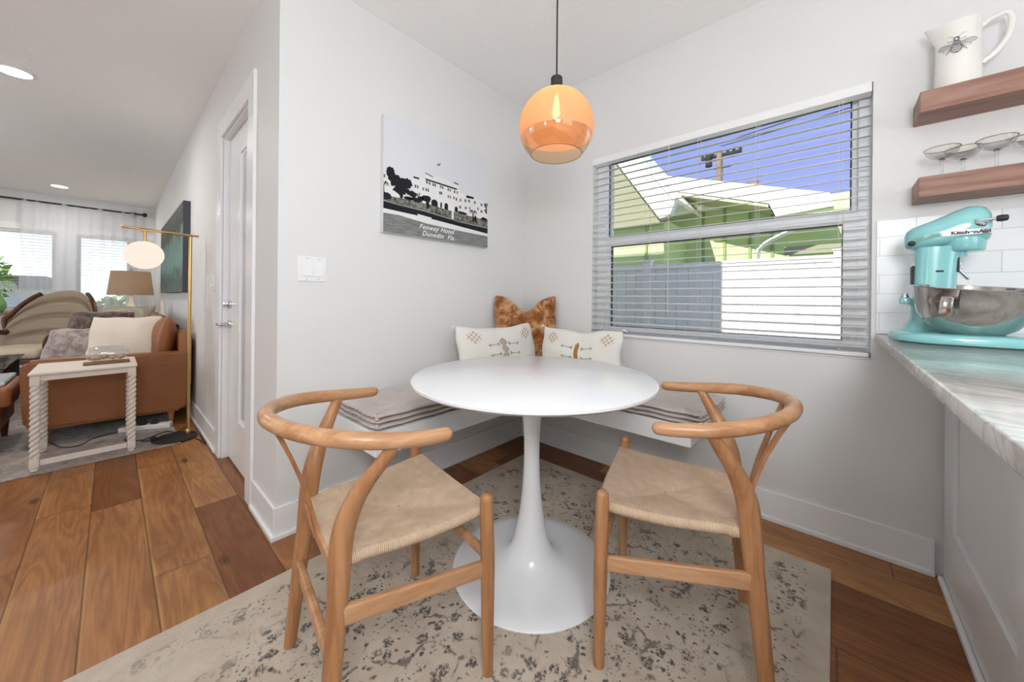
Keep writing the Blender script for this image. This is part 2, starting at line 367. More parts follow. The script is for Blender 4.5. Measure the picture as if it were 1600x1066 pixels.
def translucent(name, c, transp=0.0, fac=.5, rough=.9, tcol=None):
    M = bpy.data.materials.new(name); M.use_nodes = True; n = M.node_tree; n.nodes.clear()
    o = n.nodes.new('ShaderNodeOutputMaterial'); d = n.nodes.new('ShaderNodeBsdfDiffuse'); d.inputs[0].default_value = c
    t = n.nodes.new('ShaderNodeBsdfTranslucent'); t.inputs[0].default_value = tcol or c; mx = n.nodes.new('ShaderNodeMixShader'); mx.inputs[0].default_value = fac
    n.links.new(d.outputs[0], mx.inputs[1]); n.links.new(t.outputs[0], mx.inputs[2]); last = mx
    if transp:
        tr = n.nodes.new('ShaderNodeBsdfTransparent'); m2 = n.nodes.new('ShaderNodeMixShader'); m2.inputs[0].default_value = transp
        n.links.new(mx.outputs[0], m2.inputs[1]); n.links.new(tr.outputs[0], m2.inputs[2]); last = m2
    n.links.new(last.outputs[0], o.inputs[0]); return M
M_frost = translucent('frosted_orange_glass', rgb(242, 184, 140), 0.10, .5, tcol=rgb(248, 186, 140))
M_shade = translucent('linen_shade', rgb(196, 180, 160), 0, .3, tcol=rgb(214, 186, 146))
M_sheer = translucent('sheer_voile', rgb(240, 241, 244), .42, .5)
def emit(name, c, s):
    M = bpy.data.materials.new(name); M.use_nodes = True; n = M.node_tree; n.nodes.clear()
    o = n.nodes.new('ShaderNodeOutputMaterial'); e = n.nodes.new('ShaderNodeEmission'); e.inputs[0].default_value = c; e.inputs[1].default_value = s
    n.links.new(e.outputs[0], o.inputs[0]); return M

# ------------------------------------------------------------------ the room
def wall_cells(bm, us, zs, skip, t0, t1, axis):
    """wall of shared-vertex cells us x zs between depths t0,t1; cells in skip are openings"""
    def P(u, z, t): return (u, t, z) if axis == 'y' else (t, u, z)
    V = {}
    def v(i, j, k):
        if (i, j, k) not in V: V[(i, j, k)] = bm.verts.new(P(us[i], zs[j], (t0, t1)[k]))
        return V[(i, j, k)]
    nu, nz = len(us) - 1, len(zs) - 1; solid = lambda i, j: 0 <= i < nu and 0 <= j < nz and (i, j) not in skip
    for i in range(nu):
        for j in range(nz):
            if not solid(i, j): continue
            for k in (0, 1): bm.faces.new((v(i, j, k), v(i + 1, j, k), v(i + 1, j + 1, k), v(i, j + 1, k)))
            for di, dj, a, b in ((-1, 0, (i, j), (i, j + 1)), (1, 0, (i + 1, j), (i + 1, j + 1)), (0, -1, (i, j), (i + 1, j)), (0, 1, (i, j + 1), (i + 1, j + 1))):
                if not solid(i + di, j + dj): bm.faces.new((v(*a, 0), v(*b, 0), v(*b, 1), v(*a, 1)))
CZ = 2.54; LA = 1.655; XF = -6.93
WX0, WX1, WZ0, WZ1 = .605, 1.925, .812, 1.988       # kitchen window opening
bm = BM(); box(bm, -7.1, 5, -5.5, .16, -.12, 0); struct(mesh_obj('floor', bm, M_floor))
bm = BM(); box(bm, -7.1, 5.1, -5.6, .6, CZ, CZ + .15); struct(mesh_obj('ceiling', bm, M_ceil))
# wall with the picture
bm = BM(); box(bm, -.12, 0, -LA + .12, 0, 0, CZ); struct(mesh_obj('wall_left', bm, M_wall))
# window wall
bm = BM()
wall_cells(bm, [-.12, WX0, WX1, 5], [0, WZ0, WZ1, CZ], {(1, 1)}, 0, .16, 'y')
struct(mesh_obj('wall_right', bm, M_wall))
# hall wall with the narrow door
DX0, DX1, DZ = -1.165, -.467, 2.09
bm = BM()
wall_cells(bm, [XF - .15, DX0, DX1, 0], [0, DZ, CZ], {(1, 0)}, -LA, -LA + .12, 'y')
struct(mesh_obj('wall_hall', bm, M_wall))
# living room far wall with two window openings
LZ0, LZ1 = .85, 1.99; LW = ((-4.0, -2.70), (-2.50, -1.93))
bm = BM(); ys = [-5.5, -4.0, -2.70, -2.50, -1.93, -LA]
wall_cells(bm, ys, [0, LZ0, LZ1, CZ], {(1, 1), (3, 1)}, XF - .15, XF, 'x')
struct(mesh_obj('wall_far', bm, M_wall))
bm = BM(); box(bm, XF - .15, 5.1, -5.6, -5.5, 0, CZ); struct(mesh_obj('wall_back', bm, M_wall))
bm = BM(); box(bm, 5.0, 5.15, -5.5, .16, 0, CZ); struct(mesh_obj('wall_kitchen', bm, M_wall))

# baseboards with shoe moulding
def baseboard(name, runs, hb=.139):
    """runs: (axis, fixed coordinate, from, to, outward sign)"""
    bm = BM()
    for ax, c, a, b, sg in runs:
        for t, z0, z1 in ((.022, 0, .02), (.012, .0, hb)):
            lo, hi = sorted((c, c + sg * t))
            if ax == 'y': box(bm, lo, hi, a, b, z0, z1, .0025)
            else: box(bm, a, b + (t if b == 0 else 0), lo, hi, z0, z1, .0025)
    return struct(mesh_obj(name, bm, M_trim))
baseboard('baseboard_left', [('y', 0, -LA - .004, 0, 1)])
baseboard('baseboard_right', [('x', 0, .012, 2.105, -1)])
baseboard('baseboard_hall', [('x', -LA, -.355, 0, -1), ('x', -LA, XF, -1.285, -1)])
baseboard('baseboard_far', [('y', XF, -5.5, -LA, 1)])

# hall door: casing, slab with a narrow raised glass moulding, lever and lock
d = struct(thing('door_1', 'narrow white hall door with a slim glazed slot and chrome lever', 'door', (DX0, -LA, 0)))
bm = BM(); t = .016; W_ = DX1 - DX0
box(bm, -.115, 0, -t, 0, 0, DZ + .11, .003); box(bm, W_, W_ + .112, -t, 0, 0, DZ + .11, .003); box(bm, 0, W_, -t, 0, DZ, DZ + .11, .003)
mesh_obj('door_casing', bm, M_trim, d)
bm = BM(); box(bm, .001, .012, 0, .119, 0, DZ, 0); box(bm, W_ - .012, W_ - .001, 0, .119, 0, DZ); box(bm, .012, W_ - .012, 0, .119, DZ - .012, DZ - .001); mesh_obj('door_jamb', bm, M_trim, d)
sl = mesh_obj('door_slab', (lambda b: (box(b, .015, W_ - .015, .032, .068, .012, DZ - .015, .002), b)[1])(BM()), M_white, d)
bm = BM(); X0, X1, Z0, Z1 = .345, .555, .29, 1.93
for a, wd, pr in ((0, .032, .016), (.032, .016, .009)):
    for q in ((X0 + a, X0 + a + wd, Z0 + a, Z1 - a), (X1 - a - wd, X1 - a, Z0 + a, Z1 - a), (X0 + a + wd, X1 - a - wd, Z0 + a, Z0 + a + wd), (X0 + a + wd, X1 - a - wd, Z1 - a - wd, Z1 - a)):
        box(bm, q[0], q[1], .032 - pr, .033, q[2], q[3], .003)
mesh_obj('glass_moulding', bm, M_trim, sl)
bm = BM(); box(bm, X0 + .048, X1 - .048, .026, .0325, Z0 + .048, Z1 - .048); mesh_obj('obscure_glass', bm, mat('obscure_glass', rgb(196, 202, 208), .25, spec=.5, bump=(80, .3)), sl)
bm = BM()
for zz in (1.006,): lathe(bm, [(0, 0), (.028, 0), (.028, .012), (.018, .02), (0, .02)], (0, 0, 0), 20, M=Matrix.Translation((.07, .032, zz)) @ Matrix.Rotation(PI / 2, 4, 'X'))
box(bm, .064, .076, -.008, .014, .99, 1.02, .003); mesh_obj('deadbolt', bm, M_chrome, d, 30)
bm = BM(); lathe(bm, [(0, 0), (.027, 0), (.027, .01), (.013, .016), (.011, .045), (0, .045)], (0, 0, 0), 20, M=Matrix.Translation((.07, .032, .876)) @ Matrix.Rotation(PI / 2, 4, 'X'))
tube(bm, catmull([(.07, -.015, .876), (.045, -.022, .876), (0.0, -.022, .874), (-.04, -.02, .872)], 4), .008, 10, round_ends=True); mesh_obj('door_handle', bm, M_chrome, d, 30)

# kitchen window
wn = struct(thing('window_1', 'white vinyl single hung kitchen window looking out on a green house', 'window', (0, 0, 0)))
bm = BM(); Y0, Y1 = .075, .145
box(bm, WX0, .662, Y0, Y1, WZ0, WZ1); box(bm, 1.885, WX1, Y0, Y1, WZ0, WZ1); box(bm, .662, 1.885, Y0, Y1, 1.975, WZ1); box(bm, .662, 1.885, Y0, Y1, WZ0, .845)
mesh_obj('window_frame', bm, M_vinyl_frame, wn)
def sash(x0, x1, z0, z1, gx0, gx1, gz0, gz1, y0, y1, nm):
    bm = BM(); box(bm, x0, gx0, y0, y1, z0, z1, .002); box(bm, gx1, x1, y0, y1, z0, z1, .002); box(bm, gx0, gx1, y0, y1, z0, gz0, .002); box(bm, gx0, gx1, y0, y1, gz1, z1, .002)
    s_ = mesh_obj(nm, bm, M_vinyl_frame, wn)
    bm = BM(); e = .005
    box(bm, gx0, gx0 + e, y0 + .004, y1, gz0, gz1); box(bm, gx1 - e, gx1, y0 + .004, y1, gz0, gz1); box(bm, gx0, gx1, y0 + .004, y1, gz1 - e, gz1); box(bm, gx0, gx1, y0 + .004, y1, gz0, gz0 + e * .5)
    mesh_obj('glazing_gasket', bm, mat('dark_gasket', rgb(52, 54, 56), .6), s_)
    bm = BM(); box(bm, gx0, gx1, (y0 + y1) / 2 - .002, (y0 + y1) / 2 + .002, gz0, gz1); mesh_obj('glass_pane', bm, M_pane, s_)
sash(.660, 1.887, 1.43, 1.985, .668, 1.864, 1.478, 1.978, .108, .132, 'upper_sash')
sash(.660, 1.887, .835, 1.468, .70, 1.836, .882, 1.411, .08, .106, 'lower_sash')
bm = BM(); box(bm, WX0 + .001, WX1 - .001, .001, .078, WZ0 + .0005, .822, .002); mesh_obj('window_sill', bm, M_trim, wn)

# blind inside the reveal: one slat mesh, rails, ladders, wand
bl = thing('window_blind', 'white horizontal slat blind hanging open in front of the kitchen window', 'blind', (0, 0, 0))
bm = BM(); box(bm, WX0 + .004, WX1 - .004, -.012, .045, 1.945, 1.986, .003); mesh_obj('headrail', bm, M_trim, bl)
bm = BM(); zs = .868; nsl = 0; tilt = math.radians(9); depth_ = .043
while zs < 1.935:
    pr = []
    for k in range(5):
        a = k / 4 - .5; pr.append((a * depth_, .0022 * (1 - (2 * a) ** 2)))
    top = [(a * math.cos(tilt) - b * math.sin(tilt), a * math.sin(tilt) + b * math.cos(tilt)) for a, b in pr]
    bot = [(a * math.cos(tilt) - (b - .0016) * math.sin(tilt), a * math.sin(tilt) + (b - .0016) * math.cos(tilt)) for a, b in pr]
    prism(bm, [(.014 + a, zs + b) for a, b in top + bot[::-1]], WX0 + .006, WX1 - .006, 'x')
    zs += .0428; nsl += 1
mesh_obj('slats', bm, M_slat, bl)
bm = BM(); box(bm, WX0 + .006, WX1 - .006, -.012, .04, .824, .842, .004); mesh_obj('bottom_rail', bm, M_trim, bl)
bm = BM()
for x in (.715, .975, 1.25, 1.515, 1.82):
    for y in (-.0115, .0395): tube(bm, [(x, y, .84), (x, y, 1.95)], .0007, 5)
    tube(bm, [(x + .012, .014, .84), (x + .012, .014, 1.95)], .0008, 5)
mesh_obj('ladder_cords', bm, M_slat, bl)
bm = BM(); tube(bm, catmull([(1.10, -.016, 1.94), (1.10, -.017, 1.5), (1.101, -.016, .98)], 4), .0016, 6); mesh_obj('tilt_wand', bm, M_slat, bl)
bm = BM()
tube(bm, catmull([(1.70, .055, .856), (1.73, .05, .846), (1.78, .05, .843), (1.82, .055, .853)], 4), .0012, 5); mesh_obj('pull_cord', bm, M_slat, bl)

# far living room windows
for i, (a, b) in enumerate(LW):
    wf = struct(thing('window_%d' % (i + 2), 'living room window with white slats and bright garden behind, %s pane' % ('left' if i == 0 else 'right'), 'window', (XF, 0, 0)))
    bm = BM(); e = .04
    box(bm, -.11, -.04, a, a + e, LZ0, LZ1); box(bm, -.11, -.04, b - e, b, LZ0, LZ1); box(bm, -.11, -.04, a + e, b - e, LZ0, LZ0 + e); box(bm, -.11, -.04, a + e, b - e, LZ1 - e, LZ1)
    mesh_obj('window_frame', bm, M_vinyl_frame, wf)
    bm = BM(); box(bm, -.08, -.076, a + e, b - e, LZ0 + e, LZ1 - e); mesh_obj('glass_pane', bm, M_pane, wf)
    bm = BM(); box(bm, -.04, .03, a - .03, b + .03, LZ0 - .025, LZ0 - .001, .004); mesh_obj('window_sill', bm, M_trim, wf)
    bd = thing('window_blind', 'white slat blind in the %s living room window' % ('left, uncurtained' if i == 0 else 'right, curtained'), 'blind', (XF, 0, 0))
    bm = BM(); z = LZ0 + .05
    while z < LZ1 - .04:
        box(bm, -.036, .004, a + .008, b - .008, z - .0015, z + .0015, 0, M=Matrix.Translation((0, 0, 0))); z += .046
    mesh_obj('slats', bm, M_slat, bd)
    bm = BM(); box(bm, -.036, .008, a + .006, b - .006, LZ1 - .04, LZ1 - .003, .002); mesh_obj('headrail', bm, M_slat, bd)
    bm = BM(); box(bm, -.034, .004, a + .008, b - .008, LZ0 + .012, LZ0 + .028, .002); mesh_obj('bottom_rail', bm, M_slat, bd)
    bm = BM()
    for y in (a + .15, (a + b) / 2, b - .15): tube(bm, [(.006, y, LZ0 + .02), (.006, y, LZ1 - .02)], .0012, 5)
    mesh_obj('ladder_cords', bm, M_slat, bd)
bm = BM()
box(bm, XF, XF + .015, -4.1, -LA, LZ1 + .001, LZ1 + .10, .002); box(bm, XF, XF + .015, -2.70, -2.50, LZ0, LZ1, .002); struct(mesh_obj('trim_1', bm, M_trim))
bm = BM(); tube(bm, [(XF + .09, -4.6, 2.42), (XF + .09, -1.80, 2.405)], .013, 10)
lathe(bm, [(0, 0), (.022, 0), (.034, .02), (.034, .04), (.02, .055), (0, .055)], (0, 0, 0), 14, M=Matrix.Translation((XF + .09, -1.80, 2.405)) @ Matrix.Rotation(-PI / 2, 4, 'X'))
rod = tag(mesh_obj('curtain_rod', bm, M_black, None, 30), 'black curtain rod with round finial above the living room windows', 'curtain rod')
bm = BM(); box(bm, XF + .001, XF + .09, -1.90, -1.885, 2.385, 2.40, .002); box(bm, XF + .001, XF + .012, -1.915, -1.87, 2.35, 2.44, .002); mesh_obj('rod_bracket', bm, M_black, rod)
def curtain_fn(u, v):
    y = -3.015 + u * 1.19; z = 2.42 - v * 2.36
    x = XF + .092 + .020 * math.sin(u * 62 + 1.3 * math.sin(v * 2)) * (.35 + .65 * min(1, v * 4)) + .008 * math.sin(u * 23 + v * 3)
    y += .03 * (v - .3) * (u - .5)
    return (x, y, z)
bm = BM(); grid_surf(bm, 150, 14, curtain_fn); cu = mesh_obj('sheer_curtain', bm, M_sheer, None, 60)
tag(cu, 'white sheer curtain panel hanging from the black rod in the living room', 'curtain')

# switches, thermostat
sw = thing('light_switch', 'white double rocker light switch on the wall beside the picture', 'light switch', (0, -1.515, 1.187))
bm = BM(); box(bm, 0, .006, -.061, .061, -.058, .058, .003); mesh_obj('switch_plate', bm, M_white, sw)
for s_ in (-1, 1):
    bm = BM(); y = s_ * .024
    prism(bm, [(.005, -.033), (.013, -.033), (.006, .033), (.005, .033)], y - .016, y + .016, 'y')
    mesh_obj('rocker', bm, M_trim, sw)
    bm = BM()
    for z in (-.047, .047): lathe(bm, [(0, 0), (.003, 0), (.002, .0015), (0, .0015)], (0, 0, 0), 8, M=Matrix.Translation((.006, y, z)) @ Matrix.Rotation(PI / 2, 4, 'Y'))
    mesh_obj('screw', bm, M_chrome, sw)
th = thing('wall_control', 'small white control box on the hall wall left of the door', 'switch', (-1.45, -LA, 1.15))
bm = BM(); box(bm, -.035, .035, -.006, 0, -.055, .055, .002); mesh_obj('plate', bm, M_white, th)
bm = BM(); box(bm, -.012, .012, -.022, -.006, -.03, .0, .003); mesh_obj('toggle', bm, M_trim, th)

# recessed lights
M_can = emit('led_disc', (1, .98, .95, 1), 9)
for i, (x, y, r) in enumerate(((-2.26, -2.58, .075), (-6.09, -2.62, .075))):
    c = thing('recessed_light', ('glowing round recessed ceiling light nearer the camera at the left' if i == 0 else 'small glowing recessed ceiling light near the far living room window'), 'ceiling light', (x, y, CZ))
    bm = BM(); lathe(bm, [(r * 1.0, -.001), (r * 1.22, -.001), (r * 1.2, -.006), (r * 1.02, -.008), (r * 1.0, -.001)], (0, 0, 0), 32); mesh_obj('trim_ring', bm, M_white, c, 30)
    bm = BM(); lathe(bm, [(0, -.001), (r * 1.0, -.001), (r * 1.0, -.004), (0, -.004)], (0, 0, 0), 32); mesh_obj('lens', bm, M_can, c)
    lamp('recessed_light_glow', 'AREA', (x, y, CZ - .03), 9, .14, direction=(0, 0, -1), color=(1, .97, .93))

# ------------------------------------------------------------------ rugs
bm = BM(); box(bm, .255, 1.807, -2.68, -.25, .0005, .009, .003); r_ = tag(mesh_obj('area_rug', bm, M_rug), 'distressed beige floral rug under the round white table', 'rug')
bm = BM(); box(bm, -5.4, -1.655, -4.6, -1.80, .0005, .009, .003); tag(mesh_obj('area_rug', bm, M_rug2), 'faded blue grey rug under the leather sofa', 'rug')

# ------------------------------------------------------------------ corner bench and cushions
bm = BM(); prism(bm, [(.0005, -1.42), (.43, -1.42), (.43, -.43), (1.342, -.43), (1.342, -.0005), (.0005, -.0005)], .405, .50, 'z')
bmesh.ops.bevel(bm, geom=bm.edges[:], offset=.002, segments=1, affect='EDGES')
bn = thing('corner_bench', 'white floating L-shaped bench fixed in the corner below the window', 'bench')
mesh_obj('bench_seat', bm, M_white, bn)
bm = BM(); box(bm, .0125, .03, -1.36, -.03, .37, .404, .002); box(bm, .03, 1.29, -.03, -.0125, .37, .404, .002); mesh_obj('support_cleat', bm, M_white, bn)

def bench_cushion(name, x0, x1, y0, y1, z0, z1, label):
    cx, cy = (x0 + x1) / 2, (y0 + y1) / 2; a, b = (x1 - x0) / 2, (y1 - y0) / 2; bm = BM(); N = 200
    per = 4 * (a + b)
    def outline(t, off):
        s = t * per; rr = .03
        for (L, p0, d, nn) in ((2 * a, (-a, -b), (1, 0), (0, -1)), (2 * b, (a, -b), (0, 1), (1, 0)), (2 * a, (a, b), (-1, 0), (0, 1)), (2 * b, (-a, b), (0, -1), (-1, 0))):
            if s <= L + 1e-9:
                px, py = p0[0] + d[0] * s, p0[1] + d[1] * s
                e = min(s, L - s); k = min(1, e / .03); ins = (1 - k) ** 2 * .010 - .0
                corner = Vector((px, py)).normalized()
                return px + nn[0] * off - corner.x * ins, py + nn[1] * off - corner.y * ins, s, e
            s -= L
        return -a, -b, 0, 0
    rings = []
    K = 19; h = z1 - z0
    def ring(off, z, jit=0):
        R_ = []
        for i in range(N):
            px, py, s, e = outline(i / N, off)
            st = .0028 * math.sin(s / .034 * 2 * PI) * jit + .003 * (hsh(i, z * 50) - .5) * jit
            l = math.hypot(px, py); R_.append(bm.verts.new((px * (1 + st / l * 1.0), py * (1 + st / l), z + .0015 * math.sin(s * 37) * jit)))
        return R_
    rings.append(ring(-.03, z0 + .004))
    for k in range(K):
        f = k / (K - 1); o = -.021 + .031 * abs(math.sin(f * 3 * PI)) ** .6
        rings.append(ring(o, z0 + .003 + f * (h - .012), .4 + abs(math.sin(f * 3 * PI))))
    for A, B in zip(rings, rings[1:]):
        for i in range(N): bm.faces.new((A[i], A[(i + 1) % N], B[(i + 1) % N], B[i]))
    bm.faces.new(rings[0][::-1])
    # top surface: rings shrinking to centre with tufts
    nx, ny = max(2, int(a * 2 / .14)), max(2, int(b * 2 / .14)); prev = rings[-1]
    def topz(x, y):
        gx = (x + a) / (2 * a) * nx; gy = (y + b) / (2 * b) * ny
        tx, ty = abs(gx - round(gx)) * 2 * a / nx, abs(gy - round(gy)) * 2 * b / ny
        inner = 0 < round(gx) < nx and 0 < round(gy) < ny
        return -.010 * math.exp(-(tx * tx + ty * ty) / .0009) if inner else 0
    base = [(v.co.x, v.co.y) for v in prev]
    for q, up in ((.975, .004), (.94, .0085), (.86, .010), (.74, .010), (.6, .010), (.45, .010), (.3, .010), (.15, .010)):
        R_ = [bm.verts.new((x * q if a < b * .7 else x * q, y * q, z1 - .012 + up + .002 * math.sin(x * 31 + y * 17) + topz(x * q, y * q))) for x, y in base]
        for i in range(N): bm.faces.new((prev[i], prev[(i + 1) % N], R_[(i + 1) % N], R_[i]))
        prev = R_
    bm.faces.new(prev)
    c = thing(name, label, 'cushion', (cx, cy, 0))
    mesh_obj('tufted_pad', bm, M_linen, c, 80)
    bm = BM()
    for sx in (-1, 1):
        for sy in (-1, 1):
            for zz in (z0 + .02, z0 + .052):
                lathe(bm, [(0, -.012), (.008, -.008), (.010, 0), (.008, .008), (0, .012)], (sx * (a - .006), sy * (b - .006), zz), 8)
    mesh_obj('corner_knot', bm, M_linen, c, 60)
    return c
bench_cushion('bench_cushion', .02, .405, -1.405, -.02, .5005, .582, 'grey linen tufted cushion on the left arm of the corner bench under the picture')
bench_cushion('bench_cushion', .440, 1.385, -.43, -.02, .5005, .575, 'grey linen tufted cushion on the right arm of the corner bench under the window')

# ------------------------------------------------------------------ pillows
def pillow_fn(w, h, t, pinch=.06, ears=0, dent=0, seed=0, sag=0):
    def f(u, v, side):
        a = 1 - abs(u) ** 2.2; b = 1 - abs(v) ** 2.2
        th = t / 2 * (max(a, 0) * max(b, 0)) ** .42
        x = u * w / 2 * (1 - pinch * (1 - v * v)); z = v * h / 2 * (1 - pinch * (1 - u * u))
        z += ears * (abs(u) ** 3) * max(v, 0) ** 2
        cr = 1 - .05 * (abs(u) * abs(v)) ** 5; x *= cr; z = z * cr if ears <= .03 else z
        if dent:
            g = math.exp(-(u / .36) ** 2) * max(0, (v + 1) / 2) ** 2.2; z -= dent * g; th *= (1 - .35 * math.exp(-(u / .16) ** 2) * max(0, v) ** .7)
        th *= 1 + .07 * math.sin(5 * u + 3 * v + seed) * math.sin(4 * v - 2 * u + seed * 1.7)
        th += (.0035 * math.sin(17 * u + 6 * v + seed) * math.sin(9 * v + seed)) * max(a, 0) * max(b, 0)
        x += .004 * math.sin(6 * v + seed); z += .004 * math.sin(7 * u + seed)
        return Vector((x, side * th, z))
    return f
def pillow(name, label, mt, w, h, t, loc, rz, tilt, group=None, n=34, roll_=0, **k):
    f = pillow_fn(w, h, t, **k); bm = BM(); g = {}
    for side in (-1, 1):
        for i in range(n + 1):
            for j in range(n + 1):
                if side == 1 and (i in (0, n) or j in (0, n)): g[(side, i, j)] = g[(-1, i, j)]
                else:
                    u = math.sin((i / n - .5) * PI); v = math.sin((j / n - .5) * PI)
                    g[(side, i, j)] = bm.verts.new(f(u, v, side))
    for side in (-1, 1):
        for i in range(n):
            for j in range(n): bm.faces.new([g[(side, i + a, j + b)] for a, b in ((0, 0), (1, 0), (1, 1), (0, 1))])
    p = thing(name, label, 'pillow', loc, 0, group)
    p.rotation_euler = (Matrix.Rotation(rz, 4, 'Z') @ Matrix.Rotation(tilt, 4, 'X') @ Matrix.Rotation(roll_, 4, 'Y')).to_euler()
    mesh_obj('pillow_cover', bm, mt, p, 80)
    return p, f
# brown velvet pillow in the corner
def velvet(name, c0, c1, c2, sc):
    M = mat(name, c0, .75, spec=.15, sheen=.6); q = NB(M); v, s = q.xyz(); n1 = q.noise(v, sc, 5, .65, .6)
    q.put(q.b.inputs['Base Color'], q.ramp(n1, (.35, c0), (.48, c1), (.60, c2))); q.bump(q.noise(v, 200, 2), .3, .003); return M
M_velvet = velvet('brown_velvet', rgb(112, 62, 24), rgb(152, 96, 50), rgb(196, 152, 112), 14)
p, f = pillow('velvet_pillow', 'rust brown velvet pillow with a chopped top standing in the bench corner', M_velvet, .45, .50, .12, (.197, -.197, .825), math.radians(45), math.radians(-7), pinch=.04, ears=.015, dent=.10, seed=1)
def stroke(bm, f, pts, r=.0022, n=8):
    P = [f(u, v, -1) + Vector((0, -.0012, 0)) for u, v in pts]
    tube(bm, P, r, 6)
def line(a, b, n=6): return [(a[0] + (b[0] - a[0]) * i / n, a[1] + (b[1] - a[1]) * i / n) for i in range(n + 1)]
def embroider(p, f, w, h, centre_mat, variant):
    bm = BM()
    for cu_, cv in ((-.68, .58), (.68, .58)):
        for k in (-1, 0, 1):
            o = k * .062
            stroke(bm, f, line((cu_ - .09 + o, cv - .17 - o * 1.2), (cu_ + .09 + o, cv + .17 - o * 1.2)), .0014); stroke(bm, f, line((cu_ - .09 + o, cv + .17 + o * 1.2), (cu_ + .09 + o, cv - .17 + o * 1.2)), .0014)
    for cu_, cv in ((-.68, -.52), (.68, -.52), (-.68, -.62), (.68, -.62)):
        stroke(bm, f, [(cu_ - .05, cv + .12), (cu_, cv - .02), (cu_ + .05, cv + .12)], .0025)
    mesh_obj('ochre_embroidery', bm, M_thread_o, p)
    bm = BM()
    for zz in (-.2, .22):
        for sg in (-1, 1):
            stroke(bm, f, line((sg * .10, zz), (sg * .38, zz)), .0018); stroke(bm, f, [(sg * .34, zz + .06), (sg * .39, zz), (sg * .34, zz - .06)], .0018)
            stroke(bm, f, [(sg * .12, zz + .07), (sg * .16, zz), (sg * .12, zz - .07)], .003)
    mesh_obj('grey_embroidery', bm, M_thread_g, p)
    bm = BM()
    for i in range(-13, 14):
        zz = i * .035
        wd = (.03 + .055 * abs(math.cos(i / 13 * PI * 1.5))) if variant == 0 else (.05 if abs(i) < 12 else .02)
        stroke(bm, f, line((-wd, zz), (wd, zz), 3), .003)
    mesh_obj('centre_medallion', bm, centre_mat, p)
    for u, v in ((-1, 1), (1, 1), (-1, -1), (1, -1)):
        bm = BM(); c = f(u, v, -1)
        for k in range(9):
            a = random.uniform(-.9, .9); d_ = Vector((u * math.cos(a), random.uniform(-.3, .3), v * .6 * math.sin(abs(a)) + .3 * math.sin(a)))
            tube(bm, [c, c + d_ * .016 + Vector((0, 0, .003)), c + d_ * .028 - Vector((0, 0, .006))], .0022, 5)
        mesh_obj('tassel', bm, M_cotton, p)
p, f = pillow('embroidered_pillow', 'white lumbar pillow with beige hourglass embroidery leaning below the picture', M_cotton, .64, .31, .12, (.235, -.50, .735), math.radians(84), math.radians(-13), pinch=.05, ears=.01, dent=.012, seed=2)
embroider(p, f, .64, .31, M_thread_b, 0)
p, f = pillow('embroidered_pillow', 'white lumbar pillow with ochre bar embroidery leaning below the window', M_cotton, .53, .30, .12, (.645, -.215, .725), math.radians(10), math.radians(-12), pinch=.05, ears=.012, dent=.012, seed=4)
embroider(p, f, .56, .29, M_thread_o, 1)

# ------------------------------------------------------------------ tulip table
tb = thing('pedestal_table', 'round white pedestal table with a trumpet base in the breakfast nook', 'table', (.918, -1.02, 0))
TZ = .758; TR = .466
bm = BM(); lathe(bm, [(0, TZ), (TR - .006, TZ), (TR, TZ - .003), (TR, TZ - .011), (TR - .012, TZ - .020), (TR - .05, TZ - .024), (0, TZ - .024)], seg=128); mesh_obj('tabletop', bm, M_tulip, tb, 50)
bm = BM()
prof = [(.305, .0095), (.306, .013), (.302, .017), (.26, .021), (.20, .026), (.15, .033), (.115, .045), (.093, .062), (.078, .085), (.066, .12), (.055, .17), (.045, .23), (.037, .30), (.0325, .37), (.0305, .44), (.031, .50), (.034, .56), (.040, .62), (.047, .67), (.056, .71), (.066, TZ - .0245), (0, TZ - .0245)]
lathe(bm, [(0, .0095)] + prof, seg=96); mesh_obj('pedestal_base', bm, M_tulip, tb, 60)

